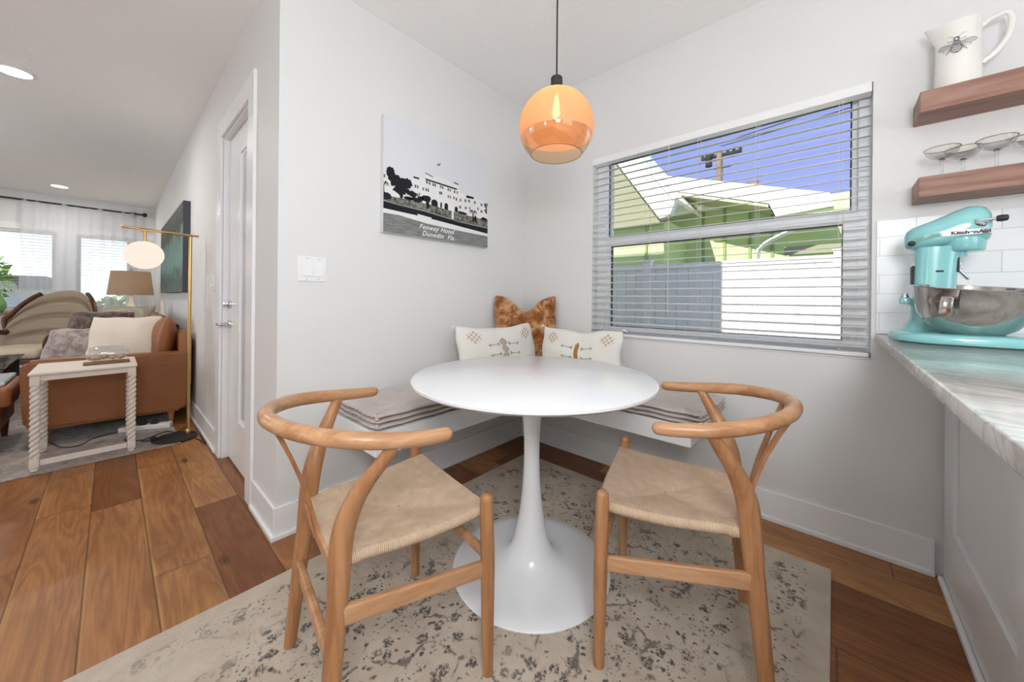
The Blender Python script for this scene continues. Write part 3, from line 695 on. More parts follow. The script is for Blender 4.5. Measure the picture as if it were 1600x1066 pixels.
# ------------------------------------------------------------------ wishbone chairs
FZ = .0095
def make_chair(label):
    t = thing('wishbone_chair', label, 'chair', (0, 0, 0))
    for s in (1, -1):
        bm = BM(); pts = catmull([(.221, s * .233, FZ), (.220, s * .232, .12), (.219, s * .231, .30), (.216, s * .229, .44), (.215, s * .228, .497)], 5)
        rr = interp([.0150, .0170, .0200, .0195, .0178], 5); tube(bm, pts, rr, 14)
        top = pts[-1]; lathe(bm, [(.0178, 0), (.0165, .007), (.011, .013), (0, .0155)], tuple(top), 14)
        mesh_obj('leg', bm, M_beech, t, 60)
    for s in (1, -1):
        bm = BM(); pts = catmull([(-.192, s * .208, FZ), (-.182, s * .200, .12), (-.170, s * .190, .25), (-.158, s * .178, .38), (-.152, s * .170, .47), (-.142, s * .172, .54), (-.118, s * .190, .61), (-.085, s * .218, .67), (-.052, s * .243, .727)], 5)
        rr = interp([.0145, .0165, .0185, .0205, .0225, .0225, .0195, .016, .0125], 5); tube(bm, pts, rr, 14, flat=(1.15, .88), ref=(1, 0, 0)); mesh_obj('leg', bm, M_beech, t, 60)
    half = [(.066, .259, .722), (.02, .256, .724), (-.05, .246, .731), (-.12, .224, .741), (-.19, .180, .752), (-.24, .120, .760), (-.268, .055, .765)]
    P = [Vector(p) for p in half] + [Vector((-.276, 0, .766))] + [Vector((p[0], -p[1], p[2])) for p in reversed(half)]
    bm = BM(); pts = catmull(P, 6); r0 = [.0170, .0178, .0188, .0192, .0190, .0186, .0184, .0184, .0184, .0186, .0190, .0192, .0188, .0178, .0170]
    tube(bm, pts, interp(r0, 6), 16, round_ends=True); mesh_obj('arm_bow', bm, M_beech_h, t, 60)
    # Y-shaped back splat, a thin bent board
    bm = BM(); A = Vector((-.160, 0, .425)); B = Vector((-.268, 0, .757)); ax = (B - A).normalized(); nrm = Vector((ax.z, 0, -ax.x)); L = (B - A).length
    def PT(y, l, n): return A + ax * l + Vector((0, y, 0)) + nrm * n
    def board(ctr, hw):
        rings = []
        for (y, l), w_ in zip(ctr, hw):
            rings.append([bm.verts.new(PT(y + a * w_, l, b * .0045 + .012 * math.sin(l / L * PI))) for a, b in ((-1, -1), (1, -1), (1, 1), (-1, 1))])
        for X_, Y_ in zip(rings, rings[1:]):
            for k in range(4): bm.faces.new((X_[k], X_[(k + 1) % 4], Y_[(k + 1) % 4], Y_[k]))
        bm.faces.new(rings[0][::-1]); bm.faces.new(rings[-1])
    board([(0, 0), (0, .07), (0, .13), (0, .16)], [.024, .0235, .027, .031])
    for s in (1, -1): board([(s * .0165, .155), (s * .024, .20), (s * .040, .27), (s * .056, .33), (s * .062, L)], [.0145, .0125, .0115, .0115, .0125])
    bmesh.ops.bevel(bm, geom=[e for e in bm.edges if len(e.link_faces) == 2 and e.calc_face_angle(0) > .6], offset=.0025, segments=2, affect='EDGES')
    mesh_obj('back_splat', bm, M_beech, t, 30)
    # seat rails and stretchers
    def bar(a, b, hz, hw, nm):
        bm = BM(); a, b = Vector(a), Vector(b); L_ = (b - a).length; d_ = (b - a).normalized(); sd = Vector((0, 0, 1)).cross(d_).normalized(); up = d_.cross(sd)
        Mx = Matrix((d_, sd, up)).transposed().to_4x4(); Mx.translation = a
        box(bm, 0, L_, -hw, hw, -hz, hz, min(hw, hz) * .55, seg=3, M=Mx); return mesh_obj(nm, bm, M_beech_h, t, 60)
    for s in (1, -1): bar((.217, s * .226, .302), (-.163, s * .185, .347), .0215, .009, 'side_stretcher')
    bar((.219, .228, .338), (.219, -.228, .338), .013, .010, 'front_stretcher')
    bar((-.174, .194, .262), (-.174, -.194, .262), .017, .010, 'rear_stretcher')
    bar((-.157, .170, .437), (-.157, -.170, .437), .017, .011, 'rear_rail')
    bar((.213, .222, .447), (.213, -.222, .447), .012, .009, 'front_rail')
    # woven seat
    bm = BM(); uvl = bm.loops.layers.uv.new('UVMap')
    cs = [(.234, -.213), (.234, .213), (-.158, .164), (-.158, -.164)]; NP = 26; out = []
    for k in range(4):
        a, b = cs[k], cs[(k + 1) % 4]
        for i in range(NP):
            f_ = i / NP; bow = {0: .008, 2: -.004}.get(k, 0) * math.sin(f_ * PI)
            x, y = a[0] + (b[0] - a[0]) * f_, a[1] + (b[1] - a[1]) * f_
            if k in (1, 3): y += (1 if k == 1 else -1) * .006 * math.sin(f_ * PI)
            out.append((x + bow, y, k))
    NN = len(out); c0 = (.055, 0)
    def ez(x, y, k):   # height of the edge crown
        base_ = .474 if x > -.1 else .468
        f_ = {0: abs(y) / .213, 1: abs((x - .04) / .19), 2: abs(y) / .164, 3: abs((x - .04) / .19)}[k]
        return base_ - .010 * (1 - min(1, f_) ** 2)
    rings = []
    def corner_in(i):
        return 0
    for q in (0.02, .1, .2, .3, .4, .5, .6, .7, .8, .88, .94):
        R_ = []
        for i, (x, y, k) in enumerate(out):
            dist = q
            zc = .431; z = zc + (ez(x, y, k) - zc) * (q ** 1.35)
            mid = abs((i % NP) / NP - .5) * 2
            z += .006 * (1 - mid) * math.sin(q * PI)        # each field puffs between the diagonal seams
            R_.append(bm.verts.new((c0[0] + (x - c0[0]) * q, c0[1] + (y - c0[1]) * q, z)))
        rings.append(R_)
    for ang in (55, 15, -25, -60, -90):
        R_ = []
        for x, y, k in out:
            l = math.hypot(x - c0[0], y - c0[1]); rr_ = .0175; o = (math.cos(math.radians(ang)) - 1) * rr_ + .004
            cz_ = ez(x, y, k) - rr_ + .001; q = 1 + o / l
            R_.append(bm.verts.new((c0[0] + (x - c0[0]) * q, c0[1] + (y - c0[1]) * q, cz_ + rr_ * math.sin(math.radians(ang)))))
        rings.append(R_)
    R_ = [bm.verts.new((c0[0] + (x - c0[0]) * .1, y * .1, .425)) for x, y, k in out]; rings.append(R_)
    bm.faces.new(rings[0]); bm.faces.new(rings[-1][::-1])
    for A_, B_ in zip(rings, rings[1:]):
        for i in range(NN):
            fc = bm.faces.new((A_[i], A_[(i + 1) % NN], B_[(i + 1) % NN], B_[i])); k = out[i][2]
            for lp in fc.loops:
                co = lp.vert.co; u, v = (co.y, co.x) if k in (0, 2) else (co.x, co.y)
                lp[uvl].uv = (u + 1.0, v + abs(co.z) + 1.0)
    mesh_obj('woven_seat', bm, M_seat, t, 50)
    return t
def dup(root):
    r = root.copy(); COL.objects.link(r)
    for ch in list(root.children):
        c = ch.copy(); COL.objects.link(c); c.parent = r
    return r
ch1 = make_chair('wooden wishbone chair with woven seat left of the table, back toward the camera')
ch2 = dup(ch1); ch2['label'] = 'wooden wishbone chair with woven seat right of the table, below the window'
for c, (x, y, a) in ((ch1, (.8306, -1.6138, 1.4278)), (ch2, (1.4575, -.9126, 3.4323))):
    c.location = (x, y, 0); c.rotation_euler = (0, 0, a); c['group'] = 'wishbone chairs around the table'

# ------------------------------------------------------------------ pendant
PD = (.962, -.935); PZ = 1.756; PR = .150
pe = thing('pendant_lamp', 'globe pendant lamp, frosted orange above and clear amber below, over the table', 'pendant lamp', (PD[0], PD[1], 0))
bm = BM(); tube(bm, [(0, 0, PZ + PR + .05), (0, 0, CZ)], .0032, 8); mesh_obj('cord', bm, M_cord, pe)
bm = BM(); lathe(bm, [(0, CZ - .022), (.05, CZ - .022), (.055, CZ - .016), (.055, CZ - .0005), (0, CZ - .0005)], seg=32); mesh_obj('ceiling_canopy', bm, M_black, pe, 30)
bm = BM(); z0 = PZ + PR * .97; lathe(bm, [(0, z0 + .060), (.019, z0 + .060), (.0235, z0 + .055), (.0235, z0 - .003), (0, z0 - .003)], seg=32); mesh_obj('lamp_cap', bm, M_black, pe, 40)
a0, a1, a2 = math.radians(82), math.radians(-15), math.radians(-47)
def arc(a, b, n, r=PR): return [(r * math.cos(a + (b - a) * i / n), PZ + r * math.sin(a + (b - a) * i / n)) for i in range(n + 1)]
bm = BM(); lathe(bm, arc(a0, a1, 22), seg=64); mesh_obj('frosted_shade', bm, M_frost, pe, 80)
bm = BM(); lathe(bm, arc(a1, a2, 14), seg=64); cl = mesh_obj('clear_shade', bm, M_amber, pe, 80)
bm = BM(); rr = PR * math.cos(a2); zz = PZ + PR * math.sin(a2); tube(bm, [(rr * math.cos(k / 48 * 2 * PI), rr * math.sin(k / 48 * 2 * PI), zz) for k in range(48)], .0014, 6, closed=True); mesh_obj('shade_rim', bm, mat('amber_rim', rgb(120, 92, 66), .3), pe, 60)
bu = None
bm = BM(); lathe(bm, [(0, 1.935), (.013, 1.935), (.014, 1.905), (.014, 1.89), (0, 1.89)], seg=16); mesh_obj('bulb_socket', bm, M_brass, pe, 40)
bm = BM(); lathe(bm, [(.013, 1.892), (.016, 1.88), (.027, 1.85), (.031, 1.825), (.027, 1.802), (.014, 1.787), (0, 1.783)], seg=24); bu = mesh_obj('bulb', bm, M_glass, pe, 60)
bm = BM()
for k in range(6):
    a = k * PI / 3; tube(bm, [(.004 * math.cos(a), .004 * math.sin(a), 1.885), (.012 * math.cos(a), .012 * math.sin(a), 1.845), (.008 * math.cos(a + .5), .008 * math.sin(a + .5), 1.805)], .0012, 5)
mesh_obj('filament', bm, emit('filament_glow', (1, .72, .35, 1), 14), bu)
lamp('pendant_bulb_light', 'POINT', (PD[0], PD[1], 1.84), .9, radius=.02, color=(1, .80, .55))

# ------------------------------------------------------------------ framed canvas of an old hotel
pc = thing('canvas_print', 'black and white canvas print of an old waterfront hotel with handwritten caption', 'picture', (0, -1.185, 1.405))
PW, PH = .767, .625
bm = BM(); box(bm, .001, .035, 0, PW, 0, PH, .002); mesh_obj('canvas', bm, mat('canvas_edge', rgb(220, 221, 224), .7), pc)
def flat(name, c, rough=.75): return mat(name, c, rough, spec=.15)
PM = [flat('print_sky', rgb(222, 224, 230)), flat('print_white', rgb(232, 232, 232)), flat('print_black', rgb(38, 38, 42)), flat('print_grey', rgb(126, 126, 124)),
      mat('print_water', rgb(112, 114, 112), .75, spec=.15, noise=(60, rgb(146, 147, 144), .3, (1, .25, 3))), mat('print_lawn', rgb(64, 64, 62), .75, spec=.15, noise=(70, rgb(150, 148, 138), .3)), flat('print_mid', rgb(168, 168, 168))]
bm = BM()
def poly(pts, d, mi):
    pts = [(min(max(u, .001), .999), min(max(v, .001), .999)) for u, v in pts]
    prism(bm, [(u * PW, v * PH) for u, v in pts], .0350 + .00012 * d, .0350 + .00012 * (d + 1), 'x', mi)
poly([(0, 0), (1, 0), (1, 1), (0, 1)], 0, 0)
ART = {'hotel': ([(0.227, 0.526), (0.229, 0.30), (0.995, 0.28), (0.992, 0.494), (0.872, 0.501), (0.859, 0.52), (0.701, 0.517), (0.671, 0.525), (0.66, 0.578), (0.613, 0.578), (0.502, 0.614), (0.347, 0.592), (0.342, 0.549), (0.262, 0.549)], 1, 1),
 'leftb': ([(0, 0.496), (0.04, 0.502), (0.116, 0.467), (0.117, 0.29), (0, 0.283)], 1, 1),
 'roof': ([(0.34, 0.557), (0.645, 0.549), (0.645, 0.533), (0.342, 0.542)], 2, 2), 'roof2': ([(0.746, 0.51), (0.832, 0.512), (0.832, 0.491), (0.747, 0.483)], 2, 2),
 'roof3': ([(0.236, 0.544), (0.287, 0.544), (0.287, 0.53), (0.237, 0.526)], 2, 2), 'tow': ([(0.34, 0.61), (0.409, 0.594), (0.409, 0.586), (0.34, 0.602)], 2, 2), 'tow2': ([(0.613, 0.606), (0.662, 0.6), (0.662, 0.59), (0.613, 0.595)], 2, 2),
 'flag': ([(0.445, 0.726), (0.48, 0.746), (0.473, 0.72), (0.45, 0.709)], 2, 3),
 'lawn': ([(0, 0.31), (0.117, 0.318), (0.374, 0.322), (0.674, 0.305), (0.999, 0.30), (0.999, 0.215), (0.674, 0.215), (0.349, 0.245), (0, 0.262)], 3, 5),
 'wall': ([(0, 0.262), (0, 0.198), (0.351, 0.19), (0.999, 0.150), (0.999, 0.211), (0.674, 0.216), (0.349, 0.25), (0.14, 0.256)], 4, 2),
 'water': ([(0, 0.172), (0.117, 0.171), (0.351, 0.146), (0.675, 0.134), (0.999, 0.134), (0.999, 0), (0, 0)], 4, 4),
 'foam': ([(0, 0.2), (0.351, 0.194), (0.999, 0.154), (0.999, 0.125), (0.675, 0.128), (0.351, 0.139), (0.119, 0.166), (0, 0.162)], 5, 1),
 'line': ([(0, 0.268), (0.117, 0.259), (0.349, 0.253), (0.674, 0.224), (0.999, 0.217), (0.999, 0.211), (0.674, 0.217), (0.349, 0.246), (0.117, 0.253), (0, 0.261)], 5, 6),
 'boat': ([(0.271, 0.213), (0.289, 0.21), (0.4, 0.202), (0.389, 0.186), (0.278, 0.195)], 6, 1)}
for k, (pts, dd, mi) in ART.items(): poly(pts, dd, mi)
WIN = [(0.353, 0.526, 0.017), (0.378, 0.522, 0.017), (0.411, 0.52, 0.017), (0.43, 0.52, 0.014), (0.482, 0.52, 0.014), (0.502, 0.518, 0.014), (0.557, 0.514, 0.017), (0.578, 0.514, 0.011), (0.621, 0.51, 0.017), (0.649, 0.51, 0.014), (0.321, 0.453, 0.014), (0.348, 0.454, 0.014), (0.366, 0.453, 0.014), (0.482, 0.459, 0.028), (0.558, 0.446, 0.014), (0.579, 0.445, 0.011), (0.614, 0.448, 0.014), (0.64, 0.44, 0.017), (0.684, 0.442, 0.017), (0.738, 0.451, 0.02), (0.777, 0.458, 0.02), (0.844, 0.458, 0.02), (0.922, 0.454, 0.022), (0.681, 0.371, 0.02), (0.741, 0.376, 0.02), (0.786, 0.382, 0.014), (0.923, 0.381, 0.022), (0.252, 0.458, 0.014), (0.272, 0.458, 0.014), (0.252, 0.382, 0.017), (0.27, 0.382, 0.017), (0.005, 0.475, 0.017), (0.04, .47, .014), (0.288, 0.394, 0.011), (.965, .40, .016), (.965, .45, .016), (.88, .40, .016)]
for u, v, wd in WIN:
    for s_ in (-.26, .26): poly([(u + (s_ - .2) * wd, v - .014), (u + (s_ + .2) * wd, v - .014), (u + (s_ + .2) * wd, v + .014), (u + (s_ - .2) * wd, v + .014)], 2, 2)
for u, v, a, b in ((.425, .352, .03, .05), (.538, .352, .018, .04), (.488, .352, .008, .035), (.64, .345, .016, .035)):
    poly([(u - a, v - b), (u + a, v - b)] + [(u + a * math.cos(k * PI / 8), v + b * .6 * math.sin(k * PI / 8)) for k in range(9)], 2, 2)
BLOB = [(0.061, 0.50, 0.036, 0.047), (0.094, 0.459, 0.0575, 0.0588), (0.149, 0.453, 0.0575, 0.0529), (0.188, 0.464, 0.0384, 0.0412), (0.126, 0.386, 0.0575, 0.0412), (0.051, 0.53, 0.03, 0.04), (0.188, 0.39, 0.0256, 0.0235), (0.228, 0.378, 0.0384, 0.0294), (0.265, 0.336, 0.0512, 0.0212), (0.348, 0.371, 0.0448, 0.0329), (0.361, 0.323, 0.0153, 0.0471), (0.194, 0.331, 0.0384, 0.0165), (0.3, 0.358, 0.0256, 0.0235), (0.85, 0.283, 0.0179, 0.0353), (0.703, 0.315, 0.0512, 0.0141), (0.957, 0.306, 0.0384, 0.0165), (0.02, .31, .04, .03), (0.644, .33, .014, .02), (0.138, 0.34, 0.0128, 0.03)]
for i, (u, v, a, b) in enumerate(BLOB):
    poly([(u + a * math.cos(k * PI / 10) * (.75 + .45 * hsh(i, k)), v + b * math.sin(k * PI / 10) * (.75 + .45 * hsh(i, k + 40))) for k in range(20)], 3 + (i % 3), 2)
for u, v, a in ((.0, .40, .05), (.825, .34, .055), (.98, .46, .035), (.70, .40, .0)):
    if a:
        for k in range(9):
            g = k / 8 * PI * 1.15 - .24; x, y = math.cos(g) * a, math.sin(g) * a * .9
            poly([(u, v - .006), (u + x * .6 + y * .08, v + y * .8 + .006), (u + x, v + y * .55), (u + x * .5 - y * .08, v + y * .5)], 6, 2)
        poly([(u - .006, v), (u + .006, v), (u + .008, v - .09), (u - .008, v - .09)], 6, 2)
poly([(0.594, 0.384), (0.607, 0.384), (0.615, 0.234), (0.592, 0.235)], 7, 1)
mesh_obj('printed_image', bm, PM, pc)
def text_mesh(name, s, size, mt, parent, M, shear=0, depth=.0003, space=1, bold=0):
    cu_ = bpy.data.curves.new(name, 'FONT'); cu_.body = s; cu_.size = size; cu_.shear = shear; cu_.extrude = depth; cu_.space_character = space; cu_.offset = bold
    o = bpy.data.objects.new(name, cu_); COL.objects.link(o); dg = bpy.context.evaluated_depsgraph_get(); me = bpy.data.meshes.new_from_object(o.evaluated_get(dg))
    me.transform(M); bpy.data.objects.remove(o); bpy.data.curves.remove(cu_); me.name = name
    me.materials.clear(); me.materials.append(mt); ob = bpy.data.objects.new(name, me); COL.objects.link(ob); ob.parent = parent; return ob
TM = Matrix(((0, 0, 1, 0), (1, 0, 0, 0), (0, 1, 0, 0), (0, 0, 0, 1)))
M_chalk = flat('print_lettering', rgb(240, 240, 238))
for s_, u, v in (('Fenway Hotel', .287, .082), ('Dunedin  Fla.', .312, .022)):
    text_mesh('caption', s_, .040, M_chalk, pc, Matrix.Translation((.0364, u * PW, v * PH)) @ TM, .35, .0002, 1.12, .0004)

# ------------------------------------------------------------------ peninsula, counter, tile, shelves
CX = 2.132
cb = thing('base_cabinet', 'white panelled cabinet end under the marble counter at the right', 'cabinet', (CX, 0, 0))
bm = BM(); box(bm, .004, .6, -3.2, -.024, .0, .893); mesh_obj('cabinet_body', bm, M_white, cb)
bm = BM(); fr = (-.024, -.175, -.745, -.90, -1.5)
for y0, y1 in ((-.165, -.024), (-.905, -.755), (-1.64, -1.5), (-2.4, -2.3)): box(bm, -.008, .004, y0, y1, 0, .893, .0015)
for a, b in ((-.755, -.165), (-1.5, -.905), (-2.3, -1.64)):
    box(bm, -.008, .004, a, b, 0, .25, .0015); box(bm, -.008, .004, a, b, .82, .893, .0015)
mesh_obj('panel_frame', bm, M_white, cb)
bm = BM(); box(bm, -.024, -.008, -3.2, -.03, 0, .022, .005); mesh_obj('shoe_moulding', bm, M_trim, cb)
bm = BM(); box(bm, 1.937, 2.85, -3.2, -.0005, .896, .9266, .004, seg=3); tag(mesh_obj('countertop', bm, M_marble, None, 40), 'grey and white veined counter slab under the mixer', 'countertop')
bm = BM(); box(bm, 1.939, 3.4, -.008, -.0005, .9275, 1.396, .001); struct(mesh_obj('wall_tiles', bm, M_tile))
shelves = []
for i, (x0, z0, z1, lb) in enumerate(((2.039, 1.757, 1.833, 'thick stained wood floating shelf carrying the white bee pitcher, upper one'), (2.037, 1.445, 1.519, 'thick stained wood floating shelf carrying the coupe glasses, lower one'))):
    bm = BM(); box(bm, x0, 3.2, -.155, -.0005, z0, z1, .002); tag(mesh_obj('floating_shelf', bm, M_shelf), lb, 'shelf', 'floating shelves')
# pitcher
JX, JY, JZ = 2.138, -.085, 1.834
pt = thing('pitcher', 'white ceramic pitcher with a grey bee on the upper shelf', 'pitcher', (JX, JY, JZ))
H_ = .232; nr = 22; ns = 48
def jug(u, v):   # u angle, v height
    a = u * 2 * PI; z = v * H_
    r = .0585 - .002 * math.sin(v * PI) - .004 * v
    sp_ = math.exp(-((a - PI) / .42) ** 2)
    zz = z
    if v > .72:
        k = ((v - .72) / .28) ** 1.6; r += sp_ * .028 * k; zz += sp_ * .016 * k
    return (r * math.cos(a), r * math.sin(a), zz)
bm = BM(); rings = []
for j in range(nr + 1): rings.append([bm.verts.new(jug(i / ns, j / nr)) for i in range(ns)])
for j in range(nr, 5, -2): rings.append([bm.verts.new((lambda p: (p[0] * .92, p[1] * .92, max(p[2] - .002, .006)))(jug(i / ns, j / nr))) for i in range(ns)])
for A, B in zip(rings, rings[1:]):
    for i in range(ns): bm.faces.new((A[i], A[(i + 1) % ns], B[(i + 1) % ns], B[i]))
bm.faces.new(rings[0][::-1]); bm.faces.new(rings[-1]); mesh_obj('pitcher_body', bm, M_ivory, pt, 50)
bm = BM(); tube(bm, catmull([(.050, 0, .205), (.075, 0, .222), (.108, 0, .228), (.118, 0, .20), (.112, 0, .15), (.088, 0, .105), (.054, 0, .075)], 6), .0065, 10, flat=(1, 1.3), ref=(0, 1, 0)); mesh_obj('handle', bm, M_ivory, pt, 60)
# bee drawn on the side facing the room
def on_jug(a, z):   # a metres along the surface from the front, z height
    g = -PI / 2 - .22 + a / .056; r = .0588 - .0035 * (z / H_)
    return Vector((r * math.cos(g), r * math.sin(g), z))
bm = BM()
def js(pts, r=.0006): tube(bm, [on_jug(a, z) for a, z in pts], r, 5)
def ell(ca, cz, ra, rz, rot=0, n=20, r=.0006): js([(ca + ra * math.cos(t) * math.cos(rot) - rz * math.sin(t) * math.sin(rot), cz + ra * math.cos(t) * math.sin(rot) + rz * math.sin(t) * math.cos(rot)) for t in [k * 2 * PI / n for k in range(n + 1)]], r)
BZ = .135
ell(0, BZ + .028, .0055, .006, r=.0018); ell(0, BZ + .014, .008, .007, r=.0012); ell(0, BZ + .014, .004, .003, r=.0012)
ell(0, BZ - .006, .012, .015, r=.0009)
for k in range(-3, 4):
    hw = .0115 * math.sqrt(max(0, 1 - (k * .0042 / .0155) ** 2)); js(line((-hw, BZ - .006 + k * .0042), (hw, BZ - .006 + k * .0042)), .0010 if k % 2 else .0005)
for s_ in (-1, 1):
    ell(s_ * .029, BZ + .012, .021, .0075, s_ * .12, r=.0006); ell(s_ * .022, BZ + .002, .013, .0045, -s_ * .35, r=.0005)
    for k in range(4): js(line((s_ * .010, BZ + .012), (s_ * .046, BZ + .008 + k * .004)), .0003)
    js(catmull([Vector((s_ * .004, BZ + .032, 0)), Vector((s_ * .012, BZ + .041, 0)), Vector((s_ * .022, BZ + .042, 0))], 4) and [(p.x, p.y) for p in catmull([Vector((s_ * .004, BZ + .032, 0)), Vector((s_ * .012, BZ + .041, 0)), Vector((s_ * .022, BZ + .042, 0))], 4)], .0005)
    for a_, b_ in (((s_ * .010, BZ + .006), (s_ * .024, BZ - .018)), ((s_ * .009, BZ + .002), (s_ * .017, BZ - .012)), ((s_ * .006, BZ + .022), (s_ * .022, BZ + .026))): js(line(a_, b_), .0008)
mesh_obj('bee_drawing', bm, M_ink, pt)
# coupe glasses
def coupe(loc, label):
    c = thing('coupe_glass', label, 'glass', loc, 0, 'coupe glasses on the lower shelf')
    bm = BM(); lathe(bm, [(0, .001), (.030, .001), (.031, .003), (.012, .007), (.0045, .012), (.0040, .055), (.0055, .062), (.012, .066), (.028, .074), (.040, .088), (.0455, .106), (.0443, .106), (.038, .089), (.026, .076), (.010, .069), (0, .068)], seg=32)
    mesh_obj('glass_bowl', bm, M_glass, c, 60)
    bm = BM(); tube(bm, [(.045 * math.cos(k / 36 * 2 * PI), .045 * math.sin(k / 36 * 2 * PI), .106) for k in range(36)], .0014, 6, closed=True); mesh_obj('gold_rim', bm, M_gold, c, 60)
    bm = BM()
    for a, b in ((-.004, .0), (.004, .0), (0, .003)): lathe(bm, [(0, -.003), (.004, -.001), (.004, .001), (0, .003)], (a, -.002, .066 + b), 10)
    mesh_obj('stem_knot', bm, M_ink, c, 60); return c
coupe((2.100, -.10, 1.5195), 'gold rimmed coupe glass at the left end of the lower shelf')
coupe((2.158, -.050, 1.5195), 'gold rimmed coupe glass standing behind, between the two front coupes')
coupe((2.222, -.105, 1.5195), 'gold rimmed coupe glass, largest in view, above the mixer knob')
coupe((2.305, -.06, 1.5195), 'gold rimmed coupe glass cut off by the right edge of the photo')

# ------------------------------------------------------------------ stand mixer (head points right along the wall)
mx = thing('stand_mixer', 'turquoise stand mixer with a steel bowl on the counter by the tiles', 'stand mixer', (2.05, -.19, .9270))
def rsec(w, h, n=20, e=2.6):
    o = []
    for k in range(n):
        a = 2 * PI * k / n; c, s = math.cos(a), math.sin(a)
        o.append((w * math.copysign(abs(c) ** (2 / e), c), h * math.copysign(abs(s) ** (2 / e), s)))
    return o
# base plate, elongated, seen low
bm = BM(); N = 64; pl = []
for k in range(N):
    a = 2 * PI * k / N; c, s = math.cos(a), math.sin(a)
    pl.append((.115 + .210 * math.copysign(abs(c) ** .62, c), -.065 + .185 * math.copysign(abs(s) ** .62, s)))
rings = []
for q, z in ((.985, .002), (1, .006), (1, .020), (.985, .027), (.95, .031), (.6, .034), (.2, .035)):
    rings.append([bm.verts.new((.115 + (x - .115) * q, -.075 + (y + .075) * q, z)) for x, y in pl])
for A, B in zip(rings, rings[1:]):
    for i in range(N): bm.faces.new((A[i], A[(i + 1) % N], B[(i + 1) % N], B[i]))
bm.faces.new(rings[0][::-1]); bm.faces.new(rings[-1]); mesh_obj('mixer_base', bm, M_aqua, mx, 60)
bm = BM(); lathe(bm, [(0, 0), (.13, 0), (.13, .003), (0, .003)], (.115, -.075, -.0005), 40, sx=1.4, sy=1.05); mesh_obj('rubber_foot', bm, M_black, mx)
# column
bm = BM(); rings = []
for z, cx_, w_, d_ in ((.030, .020, .085, .085), (.045, .018, .070, .072), (.07, .016, .056, .060), (.12, .016, .052, .052), (.17, .018, .050, .050), (.27, .022, .051, .050), (.325, .026, .054, .052)):
    rings.append([bm.verts.new((cx_ + x, -.005 + y, z)) for x, y in rsec(w_, d_, 28, 3.2)])
for A, B in zip(rings, rings[1:]):
    for i in range(28): bm.faces.new((A[i], A[(i + 1) % 28], B[(i + 1) % 28], B[i]))
bm.faces.new(rings[0][::-1]); bm.faces.new(rings[-1]); mesh_obj('mixer_column', bm, M_aqua, mx, 60)
# head
bm = BM(); rings = []
HD = [(-.052, .276, .012, .020), (-.047, .278, .030, .034), (-.030, .281, .044, .044), (.0, .286, .052, .050), (.03, .292, .055, .054), (.06, .299, .057, .060), (.09, .306, .060, .067), (.12, .311, .061, .071), (.145, .312, .060, .070), (.163, .311, .056, .064), (.174, .309, .048, .052), (.179, .308, .030, .030)]
for x, z, w_, h_ in HD: rings.append([bm.verts.new((x, -.012 + a, z + (b if b > 0 else b * .78))) for a, b in rsec(w_, h_, 32, 2.7)])
for A, B in zip(rings, rings[1:]):
    for i in range(32): bm.faces.new((A[i], A[(i + 1) % 32], B[(i + 1) % 32], B[i]))
bm.faces.new(rings[0][::-1]); bm.faces.new(rings[-1]); hd = mesh_obj('mixer_head', bm, M_aqua, mx, 70)
bm = BM(); lathe(bm, [(0, .232), (.052, .232), (.057, .236), (.058, .250), (.060, .256), (.060, .275), (0, .275)], (.112, -.012, 0), 40); mesh_obj('planetary_collar', bm, M_aqua, mx, 50)
bm = BM(); lathe(bm, [(0, .214), (.024, .214), (.026, .218), (.026, .234), (0, .234)], (.098, -.012, 0), 24); mesh_obj('planetary_hub', bm, M_aqua, mx, 50)
bm = BM(); lathe(bm, [(0, .176), (.0085, .176), (.009, .179), (.009, .216), (0, .216)], (.096, -.012, 0), 16); tube(bm, [(.084, -.012, .193), (.108, -.012, .193)], .0022, 6); mesh_obj('beater_shaft', bm, M_steel, mx, 50)
# trim band with the name
bm = BM(); rows = []
for i in range(25):
    x = .045 + i * .0053
    k = max(0, min(1, (x - .03) / .15)); yy = -.012 - (.0575 + .0045 * math.sin(max(0, min(1, (x - .03) / .12)) * PI * .5)) + .0055 * max(0, (x - .14) / .035) ** 2 * 1.2
    rows.append((x, yy - .0012))
for (xa, ya), (xb, yb) in zip(rows, rows[1:]):
    z0, z1 = .283, .299
    vs = [bm.verts.new(p) for p in ((xa, ya, z0), (xb, yb, z0), (xb, yb, z1), (xa, ya, z1), (xa, ya + .006, z0), (xb, yb + .006, z0), (xb, yb + .006, z1), (xa, ya + .006, z1))]
    for q in ((0, 1, 2, 3), (4, 7, 6, 5), (0, 4, 5, 1), (3, 2, 6, 7)): bm.faces.new([vs[i] for i in q])
band = mesh_obj('trim_band', bm, mat('satin_steel', rgb(176, 174, 170), .38, metal=1), mx)
text_mesh('lettering', 'KitchenAid', .0175, mat('black_letters', rgb(22, 24, 26), .4), mx, Matrix.Translation((.068, -.0782, .2855)) @ Matrix.Rotation(PI / 2, 4, 'X') @ Matrix.Diagonal((1.22, .85, 1, 1)), 0, .0008, 1.02, .0009)
bm = BM(); grid_surf(bm, 10, 2, lambda u, v: (-.035 + u * .075, -.012 - .0475 - u * .009, .268 + v * .014 + u * .014)); 
bmesh.ops.solidify(bm, geom=bm.faces[:], thickness=.003); mesh_obj('speed_slot', bm, M_aqua_l, mx)
bm = BM(); lathe(bm, [(0, 0), (.009, 0), (.009, .006), (.006, .009), (0, .009)], (0, 0, 0), 16, sx=1.3, M=Matrix.Translation((-.036, -.054, .266)) @ Matrix.Rotation(PI / 2, 4, 'X')); mesh_obj('speed_knob', bm, M_black, mx, 50)
hub = Matrix.Translation((.146, -.060, .325)) @ Vector((.30, -.82, .48)).to_track_quat('Z', 'Y').to_matrix().to_4x4()
